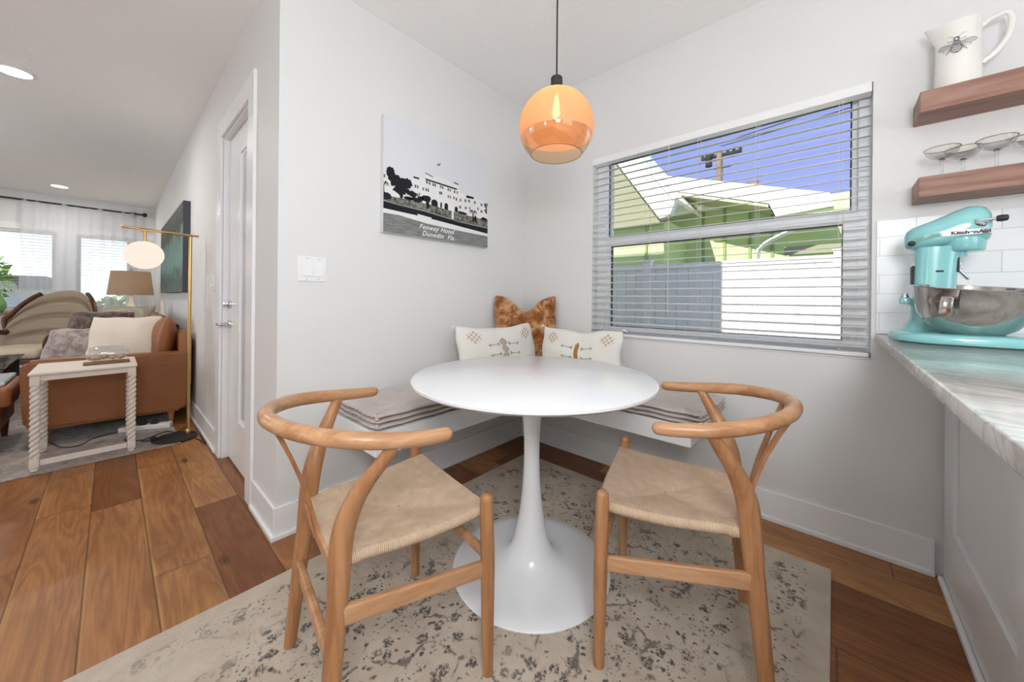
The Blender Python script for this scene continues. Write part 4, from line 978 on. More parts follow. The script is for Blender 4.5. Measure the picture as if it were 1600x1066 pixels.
bm = BM(); lathe(bm, [(0, -.02), (.021, -.02), (.023, .003), (.020, .008), (0, .009)], (0, 0, 0), 28, M=hub); mesh_obj('attachment_hub', bm, M_chrome, mx, 50)
bm = BM(); tube(bm, [(.150, -.068, .328), (.190, -.075, .326)], .004, 8); mesh_obj('hub_spindle', bm, M_chrome, mx, 50)
bm = BM(); lathe(bm, [(0, -.002), (.009, 0), (.011, .012), (.009, .026), (0, .029)], (0, 0, 0), 18, M=Matrix.Translation((.180, -.073, .327)) @ Matrix.Rotation(math.radians(-10), 4, 'Z') @ Matrix.Rotation(PI / 2, 4, 'Y')); mesh_obj('hub_knob', bm, M_black, mx, 50)
# bowl-lift arm and lever
bm = BM(); box(bm, -.070, -.038, -.095, -.055, .125, .147, .006); box(bm, -.045, -.01, -.09, .035, .118, .146, .006); mesh_obj('bowl_support_arm', bm, M_aqua, mx, 40)
bm = BM(); lathe(bm, [(0, 0), (.010, 0), (.011, .004), (.007, .014), (0, .016)], (-.056, -.078, .147), 16); mesh_obj('locking_pin', bm, M_chrome, mx, 40)
bm = BM(); tube(bm, [(.066, .0, .262), (.098, .008, .215)], .005, 10, round_ends=True); mesh_obj('lift_lever', bm, M_chrome, mx, 50)
bm = BM(); box(bm, -.034, -.026, -.03, .02, .195, .262, .003); box(bm, .066, .073, -.04, .02, .235, .285, .003); mesh_obj('vent_panel', bm, M_black, mx)
bm = BM(); box(bm, .018, .036, -.0575, -.0545, .236, .242, .001); mesh_obj('badge', bm, M_black, mx)
# the head group sits higher and is a little shorter than drafted
for o in mx.children:
    if o.name.split('.')[0] in ('mixer_head', 'planetary_collar', 'planetary_hub', 'beater_shaft', 'trim_band', 'lettering', 'speed_slot', 'speed_knob', 'attachment_hub', 'hub_spindle', 'hub_knob'):
        o.data.transform(Matrix.Translation((-.052 * .17, 0, .073)) @ Matrix.Diagonal((.83, 1, 1, 1)))
# bowl
bw = Matrix.Translation((.072, -.140, .031)) @ Matrix.Rotation(math.radians(6.5), 4, Vector((math.cos(yaw), math.sin(yaw), 0)))
bm = BM(); bp = [(0, 0), (.045, 0), (.060, .004), (.085, .020), (.104, .045), (.114, .075), (.118, .100), (.121, .102), (.1215, .104), (.119, .1055), (.115, .1045), (.111, .075), (.101, .047), (.083, .023), (.058, .008), (0, .006)]
lathe(bm, [(r * 1.10, z * 1.42) for r, z in bp], (0, 0, 0), 72, M=bw); bo = mesh_obj('mixing_bowl', bm, M_steel, mx, 50)
bm = BM(); hy_ = -.085 - .112
Mh = bw @ Matrix.Rotation(math.radians(-118), 4, 'Z')
for v_ in ((.112, .155, -.012, .012, .118, .126), (.148, .156, -.014, .014, .066, .124), (.100, .122, -.006, .006, .070, .120)): box(bm, *v_, .003, M=Mh)
mesh_obj('bowl_handle', bm, M_steel, bo, 40)

# ------------------------------------------------------------------ living room: twist table with a cloche
tt = thing('side_table', 'cream square side table with barley twist legs beside the leather sofa', 'side table', (-1.905, -2.24, .0095))
TX, TY, TH = .235, .222, .585
bm = BM(); box(bm, -TX, TX, -TY, TY, TH - .016, TH, .006); mesh_obj('table_top', bm, M_cream, tt, 40)
bm = BM(); ap = TX - .035; bp_ = TY - .025
for q in ((-ap, ap, -bp_ - .009, -bp_ + .009), (-ap, ap, bp_ - .009, bp_ + .009), (-ap - .009, -ap + .009, -bp_, bp_), (ap - .009, ap + .009, -bp_, bp_)): box(bm, *q, TH - .052, TH - .0165, .002)
mesh_obj('apron', bm, M_cream, tt)
for sx in (-1, 1):
    for sy in (-1, 1):
        bm = BM(); cx_, cy_ = sx * ap, sy * bp_; s2 = .019
        box(bm, cx_ - s2, cx_ + s2, cy_ - s2, cy_ + s2, TH - .075, TH - .017, .003); box(bm, cx_ - s2, cx_ + s2, cy_ - s2, cy_ + s2, .022, .075, .003)
        lathe(bm, [(0, 0), (.013, 0), (.017, .006), (.017, .014), (.012, .02), (0, .022)], (cx_, cy_, 0), 14)
        z0, z1 = .075, TH - .075; turns = 13.5; n = 160
        for ph in (0, PI):
            pts = [(cx_ + .0095 * math.cos(ph + k / n * turns * PI * 2 * .5), cy_ + .0095 * math.sin(ph + k / n * turns * PI * 2 * .5), z0 + (z1 - z0) * k / n) for k in range(n + 1)]
            tube(bm, pts, .0118, 9)
        mesh_obj('leg', bm, M_cream, tt, 70)
bm = BM(); box(bm, ap - .010, ap + .008, -bp_ + .02, bp_ - .02, .030, .062, .002); mesh_obj('stretcher', bm, M_cream, tt)
CLX, CLY, CLZ = -1.86, -2.155, .0095 + TH
cl = thing('display_cloche', 'glass capsule of seashells on a wooden stand, on the cream side table', 'glass dome', (CLX, CLY, CLZ))
bm = BM(); box(bm, -.045, .045, -.105, .105, .0005, .016, .005); mesh_obj('wooden_stand', bm, mat('cherry_stand', rgb(126, 80, 54), .45), cl, 40)
bm = BM(); N = 28
pts = [(0, y, .068) for y in (-.098, -.096, -.09, -.078, -.06, -.03, 0, .03, .06, .078, .09, .096, .098)]
tube(bm, pts, [.006, .02, .033, .043, .049, .052, .052, .052, .049, .043, .033, .02, .006], N, ref=(0, 0, 1)); mesh_obj('glass_capsule', bm, thin_glass('capsule_glass', (.93, .95, .95, 1), .07), cl, 70)
random.seed(3)
for k in range(11):
    y = random.uniform(-.065, .065); x = random.uniform(-.022, .022); r = random.uniform(.011, .019)
    sh = BM(); Ms = Matrix.Translation((x, y, .016 + .014 + r * .7)) @ Matrix.Rotation(random.uniform(0, 6), 4, 'Z') @ Matrix.Rotation(random.uniform(-1, 1), 4, 'X')
    lathe(sh, [(0, -r), (r * .55, -r * .6), (r * .95, 0), (r * .8, r * .35), (r * .5, r * .6), (r * .45, r * .8), (r * .2, r * 1.05), (0, r * 1.2)], (0, 0, 0), 12, M=Matrix.Translation((CLX, CLY, CLZ)) @ Ms)
    tag(mesh_obj('seashell', sh, M_sand, None, 60), 'small tan and orange seashell in the pile inside the glass capsule', 'seashell', 'seashells inside the glass capsule')

# ------------------------------------------------------------------ sofa
so = thing('leather_sofa', 'cognac leather sofa with its arm end toward the camera, along the hall wall', 'sofa', (0, 0, 0))
SX0, SX1 = -4.75, -2.215; SYF, SYB = -2.545, -1.70
def side_panel(bm, xa, xb):
    prism(bm, [(SYF + .045, .130), (SYF + .015, .16), (SYF + .005, .35), (SYF - .002, .55), (SYF + .02, .595), (SYF + .06, .606), (SYB, .588), (SYB + .02, .40), (SYB + .0, .16), (SYB - .04, .105)], xa, xb, 'x')
for xa, xb in ((SX1 - .15, SX1), (SX0, SX0 + .15)):
    bm = BM(); side_panel(bm, xa, xb); bmesh.ops.bevel(bm, geom=bm.edges[:], offset=.022, segments=3, affect='EDGES'); mesh_obj('armrest', bm, M_leather, so, 50)
bm = BM(); box(bm, SX1 + .0002, SX1 + .0022, SYF + .02, SYB - .015, .492, .4945, 0); box(bm, SX1 + .0002, SX1 + .0018, -2.10, -2.0985, .14, .49); mesh_obj('seam_piping', bm, M_leather_d, so)
bm = BM(); box(bm, SX0 + .15, SX1 - .15, SYF + .02, SYB - .02, .125, .30, .02); mesh_obj('seat_frame', bm, M_leather, so)
bm = BM(); box(bm, SX0 + .02, SX1 - .015, SYB - .055, SYB + .02, .30, .745, .02, seg=3); mesh_obj('back_frame', bm, M_leather, so, 50)
n_ = 3; wd = (SX1 - SX0 - .3) / n_
for k in range(n_):
    xa = SX0 + .15 + k * wd
    bm = BM(); box(bm, xa + .004, xa + wd - .004, SYF + .01, SYB - .14, .30, .455, .04, seg=4); mesh_obj('seat_cushion', bm, M_leather_d, so, 60)
    f_ = pillow_fn(wd * .98, .44, .19, .02, 0, .02, k); bm = BM()
    Mp = Matrix.Translation((xa + wd / 2, SYB - .135, .655)) @ Matrix.Rotation(math.radians(-6), 4, 'X'); n = 20; g = {}
    for side in (-1, 1):
        for i in range(n + 1):
            for j in range(n + 1):
                if side == 1 and (i in (0, n) or j in (0, n)): g[(side, i, j)] = g[(-1, i, j)]
                else: g[(side, i, j)] = bm.verts.new(Mp @ f_(math.sin((i / n - .5) * PI), math.sin((j / n - .5) * PI), side))
    for side in (-1, 1):
        for i in range(n):
            for j in range(n): bm.faces.new([g[(side, i + a, j + b)] for a, b in ((0, 0), (1, 0), (1, 1), (0, 1))])
    mesh_obj('back_cushion', bm, M_leather, so, 80)
for x, y in ((SX1 - .10, SYB - .10), (SX1 - .10, SYF + .10), (SX0 + .1, SYB - .1), (SX0 + .1, SYF + .1)):
    bm = BM(); lathe(bm, [(0, .0095), (.017, .0095), (.027, .125), (0, .125)], (x, y, 0), 16); mesh_obj('leg', bm, M_beech, so, 40)
M_fur = velvet('dark_fur', rgb(52, 38, 32), rgb(82, 64, 54), rgb(118, 100, 88), 26)
M_pat = velvet('mauve_print', rgb(118, 104, 102), rgb(150, 134, 130), rgb(176, 162, 156), 18)
M_pale = mat('cream_cotton', rgb(226, 214, 200), .9, spec=.08, bump=(120, .3), sheen=.2)
M_str = mat('oatmeal_cotton', rgb(196, 186, 168), .9, spec=.08, noise=(5, rgb(170, 158, 142), .1, (1, 30, 1)), bump=(120, .3))
pillow('scatter_pillow', 'plump cream pillow leaning on the near end of the sofa', M_pale, .44, .42, .17, (-2.62, -2.06, .675), math.radians(72), math.radians(-20), pinch=.05, ears=.01, seed=3, n=24)
pillow('scatter_pillow', 'mauve grey patterned pillow lying in front of the cream pillow', M_pat, .40, .38, .15, (-2.95, -2.33, .600), math.radians(66), math.radians(-28), pinch=.05, seed=5, n=20)
pillow('scatter_pillow', 'dark brown fur pillow behind the glass capsule on the sofa', M_fur, .48, .46, .17, (-3.38, -2.22, .685), math.radians(60), math.radians(-20), pinch=.04, seed=6, n=20)
pillow('scatter_pillow', 'oatmeal pillow at the far end of the sofa under the table lamp', M_str, .52, .42, .17, (-4.10, -2.04, .735), math.radians(50), math.radians(-20), pinch=.05, ears=.02, seed=8, n=20)
# knitted throw folded over the sofa back
def throw_fn(u, v):
    x = -3.55 + u * .85; a = v * 1.0
    path = [(-.20, -.30), (-.17, -.06), (-.13, .03), (-.06, .05), (.005, .035), (.012, -.12)]
    k = v * (len(path) - 1); i = min(int(k), len(path) - 2); t_ = k - i
    y = SYB + path[i][0] * (1 - t_) + path[i + 1][0] * t_; z = .735 + path[i][1] * (1 - t_) + path[i + 1][1] * t_
    return (x + .01 * math.sin(v * 9), y + .006 * math.sin(u * 30) - .02, z + .008 * math.sin(u * 24 + v * 4) + .012)
bm = BM(); grid_surf(bm, 30, 20, throw_fn); bmesh.ops.solidify(bm, geom=bm.faces[:], thickness=.012)
tag(mesh_obj('throw_blanket', bm, M_fur, None, 60), 'brown knitted throw laid over the sofa back by the wall', 'blanket')

# ------------------------------------------------------------------ brass floor lamp
fl = thing('floor_lamp', 'tall brass floor lamp with a white globe, standing before the sofa arm', 'floor lamp', (-1.828, -1.745, .0))
bm = BM(); lathe(bm, [(0, .0095), (.125, .0095), (.127, .013), (.122, .018), (.02, .020), (0, .020)], (.03, -.075, 0), seg=48); mesh_obj('lamp_base', bm, M_black, fl, 40)
bm = BM(); tube(bm, [(0, 0, .018), (.004, .004, 1.505)], .0105, 12); lathe(bm, [(.0105, .02), (.016, .02), (.016, .05), (.0105, .055)], seg=14); mesh_obj('pole', bm, M_brass, fl, 50)
bm = BM(); tube(bm, [(.004, .045, 1.512), (.004, -.345, 1.528)], .0085, 12, round_ends=True); mesh_obj('arm', bm, M_brass, fl, 50)
bm = BM(); tube(bm, [(.004, -.265, 1.519), (.004, -.205, 1.517)], .0115, 12); tube(bm, [(.004, -.237, 1.52), (.004, -.237, 1.438)], .0085, 12); mesh_obj('globe_holder', bm, M_brass, fl, 50)
bm = BM(); lathe(bm, [(.103 * math.cos(a), 1.342 + .098 * math.sin(a)) if abs(a) < PI / 2 - .01 else (0, 1.342 + .098 * math.sin(a)) for a in [(-PI / 2 + PI * k / 20) for k in range(21)]], (.004, -.240, 0), 36); mesh_obj('globe_shade', bm, emit('opal_glow', rgb(255, 228, 212), .93), fl, 80)

# ------------------------------------------------------------------ table lamp on a corner table beyond the sofa
ct = thing('corner_table', 'dark wood corner table beyond the far end of the sofa', 'side table', (-5.35, -1.98, .0))
bm = BM(); box(bm, -.26, .26, -.27, .27, .555, .58, .004); mesh_obj('table_top', bm, M_walnut, ct)
for sx in (-1, 1):
    for sy in (-1, 1):
        bm = BM(); box(bm, sx * .22 - .02, sx * .22 + .02, sy * .23 - .02, sy * .23 + .02, .0095, .555, .003); mesh_obj('leg', bm, M_walnut, ct)
tl = thing('table_lamp', 'table lamp with a beige drum shade on a white teardrop base in the far corner', 'table lamp', (-5.35, -1.96, .5805))
bm = BM(); lathe(bm, [(0, 0), (.10, 0), (.165, .03), (.185, .09), (.165, .17), (.11, .245), (.055, .31), (.028, .37), (.018, .43), (.018, .46), (0, .46)], seg=36); mesh_obj('lamp_base', bm, M_ivory, tl, 60)
bm = BM(); tube(bm, [(0, 0, .46), (0, 0, .72)], .006, 8); mesh_obj('stem', bm, M_brass, tl)
bm = BM(); lathe(bm, [(.225, .478), (.19, .80)], seg=48); lathe(bm, [(.222, .478), (.187, .80)], seg=48); mesh_obj('lamp_shade', bm, M_shade, tl, 60)
bm = BM(); tube(bm, catmull([(0, -.0, .80), (.0, -.012, .825), (0, 0, .84), (0, .012, .825), (0, 0, .81)], 4), .003, 6); tube(bm, [(0, -.188, .798), (0, .188, .798)], .002, 6); tube(bm, [(-.188, 0, .798), (.188, 0, .798)], .002, 6); mesh_obj('finial', bm, M_black, tl)
lamp('table_lamp_bulb', 'POINT', (-5.35, -1.93, 1.22), 2.2, radius=.04, color=(1, .78, .5))
bm = BM(); lathe(bm, [(0, 0), (.02, 0), (.025, .05), (.018, .10), (.03, .17), (.018, .24), (0, .28)], (-5.13, -1.86, .5805), 12, sy=.5); tag(mesh_obj('wood_figurine', bm, M_walnut, None, 50), 'small dark carved figurine behind the lamp base in the far corner', 'figurine')

# ------------------------------------------------------------------ glider rocking chair
gl = thing('glider_chair', 'taupe padded glider chair with a walnut frame in front of the far windows', 'armchair', (-5.2, -2.72, .0095), math.radians(-34))
# local +x = forward
def back_fn(u, v):    # u across -1..1, v up 0..1
    U_ = u * 2 - 1
    hgt = .70 * math.sqrt(max(0.0, 1 - (abs(U_) * .93) ** 2.4)); wv = .5 + .5 * math.cos(((v * 3.6) % 1) * 2 * PI)
    z = .40 + hgt * v; y = U_ * (.34 + .10 * math.sin(v * PI * .75))
    x = -.17 - .30 * v * hgt / .70 + .13 * abs(U_) ** 2 + .080 * (1 - wv ** 6) * (1 - abs(U_) ** 4)
    return (x, y, z)
bm = BM(); grid_surf(bm, 40, 44, back_fn); bmesh.ops.solidify(bm, geom=bm.faces[:], thickness=.07); mesh_obj('back_cushion', bm, M_taupe, gl, 80)
bm = BM(); box(bm, -.20, .38, -.31, .31, .33, .45, .05, seg=4); mesh_obj('seat_cushion', bm, M_taupe, gl, 60)
bm = BM(); box(bm, -.15, .33, -.045, .0, 0, 0, 0) if 0 else None
for s_ in (-1, 1):
    bm = BM(); tube(bm, catmull([(-.20, s_ * .33, .28)] + [tuple(Vector(back_fn(.5 + s_ * q / 2, 1)) + Vector((.0, s_ * .022, .016))) for q in (1.0, .93, .82, .66, .5)], 6), .021, 10, flat=(1, 1.4), ref=(0, 1, 0)); mesh_obj('back_frame', bm, M_walnut, gl, 60)
    bm = BM(); tube(bm, catmull([(-.24, s_ * .36, .56), (-.05, s_ * .38, .60), (.20, s_ * .38, .60), (.33, s_ * .37, .57), (.36, s_ * .36, .48), (.30, s_ * .35, .36), (.12, s_ * .34, .28)], 6), .02, 10, flat=(1, 1.5), ref=(0, 1, 0)); mesh_obj('arm', bm, M_walnut, gl, 60)
    bm = BM(); box(bm, -.33, .33, s_ * .30 - .02, s_ * .30 + .02, .0, .05, .01); box(bm, -.08, .02, s_ * .30 - .015, s_ * .30 + .015, .05, .30, .004); mesh_obj('base_runner', bm, M_walnut, gl)
bm = BM(); box(bm, -.22, .36, -.33, .33, .27, .33, .01); box(bm, -.06, .0, -.30, .30, .02, .06, .004); mesh_obj('seat_frame', bm, M_walnut, gl)

# ottoman, striped throw, coffee table, left wooden table with a green vase
ot = thing('leather_ottoman', 'cognac leather ottoman cut by the left edge of the photo', 'ottoman', (-2.52, -2.89, .0095))
bm = BM(); box(bm, -.30, .30, -.32, .315, .30, .43, .03, seg=4); mesh_obj('ottoman_cushion', bm, M_leather, ot, 60)
bm = BM(); box(bm, -.27, .27, -.29, .27, .14, .30, .02, seg=3); mesh_obj('ottoman_base', bm, M_leather, ot, 60)
for sx in (-1, 1):
    for sy in (-1, 1):
        bm = BM(); lathe(bm, [(0, 0), (.016, 0), (.024, .14), (0, .14)], (sx * .22, sy * .23, 0), 12); mesh_obj('leg', bm, M_walnut, ot, 40)
M_stripe = mat('striped_cotton', rgb(214, 218, 222), .9); q = NB(M_stripe); v_, s_x = q.xyz()
q.put(q.b.inputs['Base Color'], q.ramp(q.math('FRACT', q.math('MULTIPLY', q.math('ADD', s_x[0], q.math('MULTIPLY', s_x[1], .7)), 16)), (.45, rgb(218, 222, 224)), (.55, rgb(112, 124, 138))))
bm = BM(); box(bm, -.25, .20, -.29, .28, .4305, .462, .012, seg=3); o_ = mesh_obj('striped_blanket', bm, M_stripe, None, 50, loc=(-2.52, -2.89, .0095)); tag(o_, 'folded blue and white striped blanket on the leather ottoman', 'blanket')
cf = thing('coffee_table', 'glass topped dark coffee table between the ottoman and the glider', 'coffee table', (-3.85, -3.05, .0095))
bm = BM(); box(bm, -.55, .55, -.32, .32, .42, .435, .003); mesh_obj('glass_top', bm, mat('smoked_glass', rgb(60, 84, 88), .08, spec=.6), cf)
bm = BM()
for z in (.0, .405): box(bm, -.52, .52, -.29, -.25, z, z + .015); box(bm, -.52, .52, .25, .29, z, z + .015); box(bm, -.52, -.48, -.25, .25, z, z + .015); box(bm, .48, .52, -.25, .25, z, z + .015)
for sx in (-1, 1):
    for sy in (-1, 1): box(bm, sx * .5 - .02, sx * .5 + .02, sy * .27 - .02, sy * .27 + .02, .015, .405)
mesh_obj('metal_frame', bm, M_black, cf)
wt = thing('plant_stand', 'weathered wooden table under the left living room window', 'side table', (-6.55, -3.30, .0095))
bm = BM(); box(bm, -.22, .22, -.30, .30, .77, .80, .004); mesh_obj('table_top', bm, mat('weathered_wood', rgb(168, 146, 124), .7, noise=(8, rgb(132, 110, 88), .4)), wt)
for sx in (-1, 1):
    for sy in (-1, 1): bm = BM(); box(bm, sx * .18 - .02, sx * .18 + .02, sy * .26 - .02, sy * .26 + .02, 0, .77, .003); mesh_obj('leg', bm, M_walnut, wt)
bm = BM(); lathe(bm, [(0, 0), (.06, 0), (.095, .06), (.10, .13), (.07, .20), (.05, .26), (.06, .31), (.055, .31), (.045, .26), (0, .05)], (-6.5, -3.175, .8100), 28); tag(mesh_obj('green_vase', bm, M_green, None, 60), 'bright green glass vase on the weathered table by the left window', 'vase')

# painting on the hall wall
pa = thing('wall_painting', 'dark teal abstract canvas on the hall wall behind the floor lamp', 'picture', (0, -LA, 0))
bm = BM(); box(bm, -4.80, -2.62, -.05, -.001, 1.09, 1.93, .003); mesh_obj('canvas', bm, mat('painting_edge', rgb(64, 68, 78), .6), pa)
M_p = mat('painting', rgb(80, 110, 100), .6, spec=.3); q = NB(M_p); v_, s_ = q.xyz(); nz = q.noise(q.comb(q.math('MULTIPLY', s_[0], 2.2), 0, q.math('MULTIPLY', s_[2], 3)), 1.6, 6, .65, .6)
hz_ = q.math('ADD', q.math('MULTIPLY', q.math('SUBTRACT', s_[2], 1.09), 1.0), q.math('MULTIPLY', q.math('SUBTRACT', nz, .5), .55))
q.put(q.b.inputs['Base Color'], q.ramp(hz_, (.0, rgb(104, 112, 100)), (.16, rgb(74, 98, 92)), (.30, rgb(120, 152, 140)), (.52, rgb(104, 136, 128)), (.6, rgb(66, 64, 52)), (.8, rgb(82, 82, 78))))
bm = BM(); box(bm, -4.795, -2.625, -.0525, -.0505, 1.095, 1.925); mesh_obj('painted_face', bm, M_p, pa)

# power strip and cords under the sofa
ps = thing('power_strip', 'white power strip on the rug under the sofa end', 'power strip', (-2.20, -1.95, .0095), math.radians(68))
bm = BM(); box(bm, -.15, .15, -.03, .03, 0, .035, .004); mesh_obj('strip_body', bm, M_white, ps)
bm = BM()
for k in range(3): box(bm, -.11 + k * .07, -.07 + k * .07, -.018, .02, .035, .06 + .01 * (k % 2), .004)
mesh_obj('plug', bm, M_black, ps)
def cord(pts, r, root, mt=M_cord, extra=None):
    bm = BM(); tube(bm, catmull([(x, y, .0105 + r + z) for x, y, z in pts], 8), r, 8)
    if extra: lathe(bm, [(0, -.012), (.028, -.010), (.034, 0), (.028, .010), (0, .012)], (extra[0], extra[1], .0235), 16, sy=.55)
    c = mesh_obj('power_cord', bm, mt, root, 60); c.matrix_parent_inverse = (Matrix.Translation(root.location) @ root.rotation_euler.to_matrix().to_4x4()).inverted()
cord([(-2.12, -2.02, 0), (-1.98, -2.07, 0), (-1.90, -1.98, 0), (-2.0, -1.86, 0), (-1.93, -1.80, 0), (-2.03, -1.74, 0)], .0035, ps)
cord([(-1.87, -1.99, 0), (-1.83, -1.93, 0), (-1.80, -1.885, 0), (-1.845, -1.84, 0)], .004, fl, extra=(-1.84, -1.93))
cord([(-1.70, -1.72, -.009), (-1.62, -1.70, -.009), (-1.52, -1.685, -.009), (-1.60, -1.683, -.009), (-1.75, -1.683, -.009)], .0035, fl)
cord([(-2.30, -2.42, 0), (-2.12, -2.36, 0), (-2.08, -2.28, 0), (-2.20, -2.22, 0), (-2.26, -2.10, 0)], .003, ps)

# ------------------------------------------------------------------ outside
def shift(o, *v): o.location = v; return o
bm = BM(); box(bm, -40, 40, -30, 60, -.45, -.15); struct(mesh_obj('ground', bm, mat('lawn', rgb(96, 118, 62), .95, noise=(3, rgb(130, 140, 84), .5))))
bm = BM(); box(bm, -3.5, -.10, .17, 1.75, -.15, 5.2); struct(mesh_obj('shade_block', bm, mat('shade_block_stucco', rgb(214, 212, 200), .8)))  # unseen block added to cast the upright shadow edge on the fence
fe = thing('vinyl_fence', 'white vinyl privacy fence outside the kitchen window', 'fence', (0, 3.2, 0))
bm = BM(); x = -4.2
while x < 5:
    box(bm, x + .002, x + .148, .0, .03, -.14, 1.52, .003, seg=1); x += .15
mesh_obj('boards', bm, M_vinyl, fe)
bm = BM(); box(bm, -4.2, 5, -.012, .045, 1.50, 1.575, .004); box(bm, -4.2, 5, -.012, .045, -.13, -.02, .004); mesh_obj('rail', bm, M_vinyl, fe)
for x in (-2.35, -.27, 1.86, 3.9):
    bm = BM(); box(bm, x - .06, x + .06, -.045, .075, -.15, 1.62, .004); box(bm, x - .07, x + .07, -.055, .085, 1.62, 1.64, .004); mesh_obj('post', bm, M_vinyl, fe)
M_gw = mat('green_siding', rgb(200, 220, 156), .75); M_gb = mat('green_batten', rgb(140, 164, 96), .75); M_gab = mat('sage_gable_shaded', rgb(150, 150, 122), .8); M_rf = mat('white_roof', rgb(236, 236, 230), .7)  # gable sage is darkened, its shade is put into the colour
hs = thing('neighbour_house', 'light green board house with a white roof beyond the fence', 'house', (0, 0, 0))
bm = BM(); box(bm, -6, 3.2, 6.3, 6.5, -.15, 2.95); box(bm, -6, -.62, 4.9, 6.3, -.15, 2.6); mesh_obj('siding_wall', bm, M_gw, hs)
bm = BM()
for x in (-.28, .12, .56, .92): box(bm, x - .025, x + .025, 6.27, 6.3, -.15, 2.95)
for x in (-2.6, -1.75, -.95): box(bm, x - .02, x + .02, 4.87, 4.9, -.15, 2.55)
mesh_obj('battens', bm, M_gb, hs)
bm = BM(); prism(bm, [(-2.6, 4.22), (1.74, 2.80), (1.80, 2.58), (1.05, 2.52), (.95, 2.76), (-2.6, 3.93)], 5.5, 9.5, 'y'); mesh_obj('roof', bm, M_rf, hs)
bm = BM(); prism(bm, [(-2.6, 3.92), (.94, 2.755), (.94, 2.70), (-2.6, 3.86)], 5.52, 6.4, 'y'); mesh_obj('soffit', bm, mat('pale_soffit', rgb(206, 210, 168), .75), hs)
bm = BM(); prism(bm, [(1.03, 2.52), (1.80, 2.57), (1.80, 2.45), (1.03, 2.44)], 5.55, 6.4, 'y'); mesh_obj('fascia', bm, M_gw, hs)
bm = BM(); prism(bm, [(-.46, 2.62), (-.62, 2.52), (-3.4, 2.52), (-3.4, 4.9), (-1.99, 4.9)], 4.75, 4.9, 'y'); mesh_obj('gable_wall', bm, M_gab, hs)
bm = BM(); prism(bm, [(-.33, 2.83), (-.42, 2.60), (-.60, 2.56), (-2.2, 4.87), (-1.95, 5.05)], 4.60, 4.76, 'y'); prism(bm, [(-.30, 2.88), (-.33, 2.83), (-1.95, 5.05), (-1.93, 5.12)], 4.55, 6.3, 'y'); mesh_obj('rake_board', bm, M_rf, hs)
bm = BM(); tube(bm, catmull([(.80, 5.45, .8), (.80, 5.45, 1.78), (.86, 5.45, 2.00), (1.10, 5.45, 2.16), (1.6, 5.45, 2.36), (2.2, 5.45, 2.45)], 6), .075, 4, flat=(1, .5), ref=(0, 1, 0)); mesh_obj('arch_trim', bm, M_rf, hs)
bm = BM()
for k in range(9): box(bm, 1.15, 2.8, 5.7, 5.74, .5 + k * .17, .64 + k * .17, .004)
mesh_obj('garage_door', bm, M_gab, hs)
bm = BM(); box(bm, -.30, .10, 6.2, 6.27, 1.2, 1.75, .01); mesh_obj('meter_box', bm, mat('grey_box', rgb(176, 176, 182), .6), hs)
bm = BM(); lathe(bm, [(0, -.05), (.12, -.04), (.13, 0), (.08, .05), (0, .06)], (-.02, 6.2, 2.45), 16, sx=.8, sy=.4); mesh_obj('porch_light', bm, emit('porch_glow', (1, .55, .12, 1), 1.6), hs)
bm = BM(); lathe(bm, [(0, 0), (.10, 0), (.10, .62), (.17, .66), (.17, .74), (.12, .80), (.15, .86), (0, .9)], (.29, 8.5, 3.15), 16); mesh_obj('flue_pipe', bm, mat('rusty_flue', rgb(122, 100, 84), .7, noise=(6, rgb(160, 140, 120), .4)), hs)
up = thing('utility_pole', 'wooden utility pole with crossarm and insulators behind the green house', 'utility pole', (-2.05, 16, 0))
bm = BM(); tube(bm, [(0, 0, -.15), (0, 0, 7.75)], .13, 10); mesh_obj('pole', bm, mat('pole_wood', rgb(118, 96, 80), .85, noise=(3, rgb(150, 128, 108), .4)), up)
bm = BM(); box(bm, -.75, .85, -.08, .04, 7.48, 7.60); box(bm, -.2, .45, -.1, .0, 6.95, 7.03); mesh_obj('crossarm', bm, M_dark, up)
bm = BM()
for k in (-.70, -.5, -.28, .32, .55, .80): lathe(bm, [(0, 0), (.05, 0), (.07, .08), (.04, .16), (0, .2)], (k, -.02, 7.6), 8)
mesh_obj('insulator', bm, M_dark, up)
bm = BM(); lathe(bm, [(0, 0), (.14, 0), (.14, .5), (0, .5)], (-.40, -.15, 7.1), 12); mesh_obj('transformer', bm, M_dark, up)
for i, (z, e) in enumerate(((8.1, 9.6), (7.95, 9.0))):
    bm = BM(); tube(bm, [(-2.0 + k / 20 * 14, 16 - k / 20 * 3, z + (e - z) * k / 20 - .5 * math.sin(k / 20 * PI)) for k in range(21)], .018, 5)
    tag(mesh_obj('power_line', bm, M_dark), 'thin dark power line crossing the blue sky, %s strand' % ('upper' if i == 0 else 'lower'), 'power line')
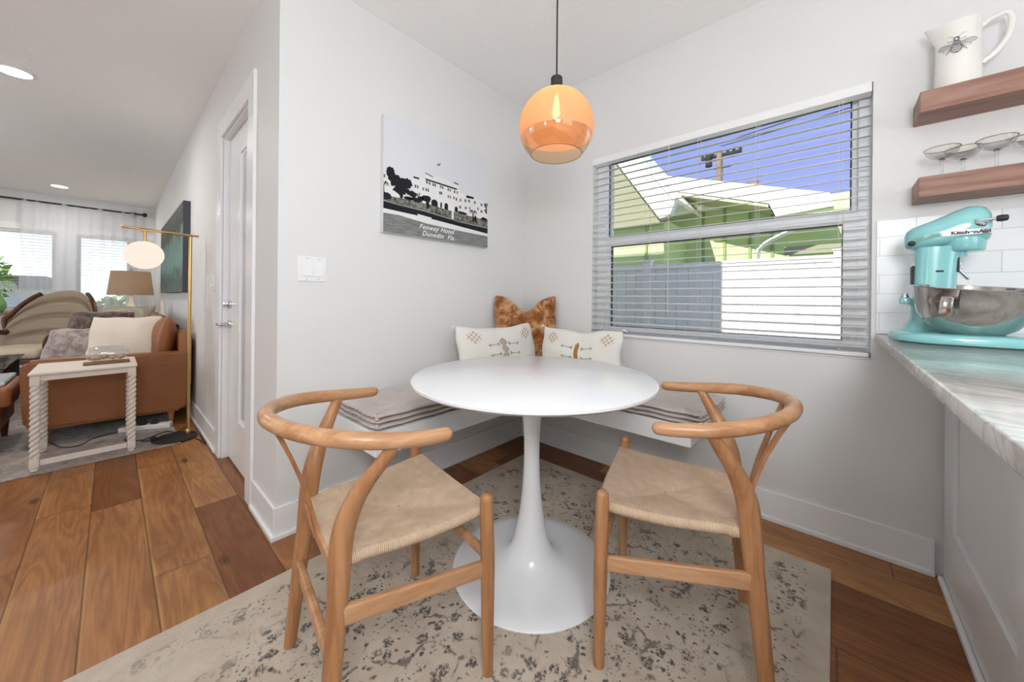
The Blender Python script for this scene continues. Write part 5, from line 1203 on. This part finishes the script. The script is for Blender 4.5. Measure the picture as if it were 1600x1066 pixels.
def tree(name, label, loc, h, r, n, seed, cat='tree', th=.12):
    random.seed(seed); t = thing(name, label, cat, loc); bm = BM(); tube(bm, [(0, 0, 0), (.05, .03, h * .35), (0, 0, h * .62)], [th, th * .7, th * .4], 8); mesh_obj('trunk', bm, mat('bark', rgb(88, 70, 54), .9), t)
    bm = BM()
    for k in range(n):
        d_ = Vector((random.gauss(0, 1), random.gauss(0, 1), random.gauss(0, 1))).normalized() * r * random.uniform(.35, 1) ** .5
        c = Vector((0, 0, h * .62)) + Vector((d_.x, d_.y, d_.z * .75)); s = random.uniform(.06, .13) * r / 1.0
        a = Vector((random.uniform(-1, 1), random.uniform(-1, 1), random.uniform(-1, 1))).normalized(); b = a.orthogonal().normalized()
        bm.faces.new([bm.verts.new(c + x) for x in (a * s, b * s * .5, -a * s, -b * s * .5)])
    mesh_obj('foliage', bm, mat('leaves', rgb(96, 140, 52), .7, noise=(2, rgb(150, 182, 84), .4)), t)
tree('garden_tree', 'leafy green garden tree seen through the left living room window', (-10.6, -4.4, -.15), 2.4, .95, 1300, 11)
tree('garden_bush', 'low green bush beyond the curtained living room window', (-9.6, -1.6, -.15), 1.3, .8, 900, 12, 'bush', .06)
tree('distant_tree', 'small treetop at the right edge of the kitchen window view', (3.6, 13, -.15), 4.0, 1.2, 800, 13)
nh = thing('far_house', 'pale house across the lawn behind the living room windows', 'house', (-34, -9, -.15))
bm = BM(); box(bm, -3, 0, -6, 5, 0, 1.5); mesh_obj('house_wall', bm, mat('pale_siding', rgb(226, 226, 224), .8), nh)
bm = BM(); prism(bm, [(-6.4, 1.5), (5.4, 1.5), (4.2, 2.3), (-5.2, 2.3)], -3.4, .4, 'x'); mesh_obj('house_roof', bm, mat('grey_roof', rgb(128, 126, 124), .9), nh)

# ------------------------------------------------------------------ loose pieces that are parts of their own
def split_islands(o):
    me = o.data; bm = bmesh.new(); bm.from_mesh(me); seen = set(); isl = []
    for v in bm.verts:
        if v.index in seen: continue
        st = [v]; seen.add(v.index); cur = []
        while st:
            a = st.pop(); cur.append(a.index)
            for e in a.link_edges:
                b = e.other_vert(a)
                if b.index not in seen: seen.add(b.index); st.append(b)
        isl.append(set(cur))
    bm.free()
    if len(isl) < 2: return
    for k, keep in enumerate(isl):
        b2 = bmesh.new(); b2.from_mesh(me); b2.verts.ensure_lookup_table()
        bmesh.ops.delete(b2, geom=[v for v in b2.verts if v.index not in keep], context='VERTS')
        m2 = bpy.data.meshes.new(me.name); b2.to_mesh(m2); b2.free()
        for mm in me.materials: m2.materials.append(mm)
        n = o.copy(); n.data = m2; COL.objects.link(n)
    bpy.data.objects.remove(o)
for o in [x for x in COL.objects if x.type == 'MESH' and x.name.split('.')[0] in SPLIT]: split_islands(o)
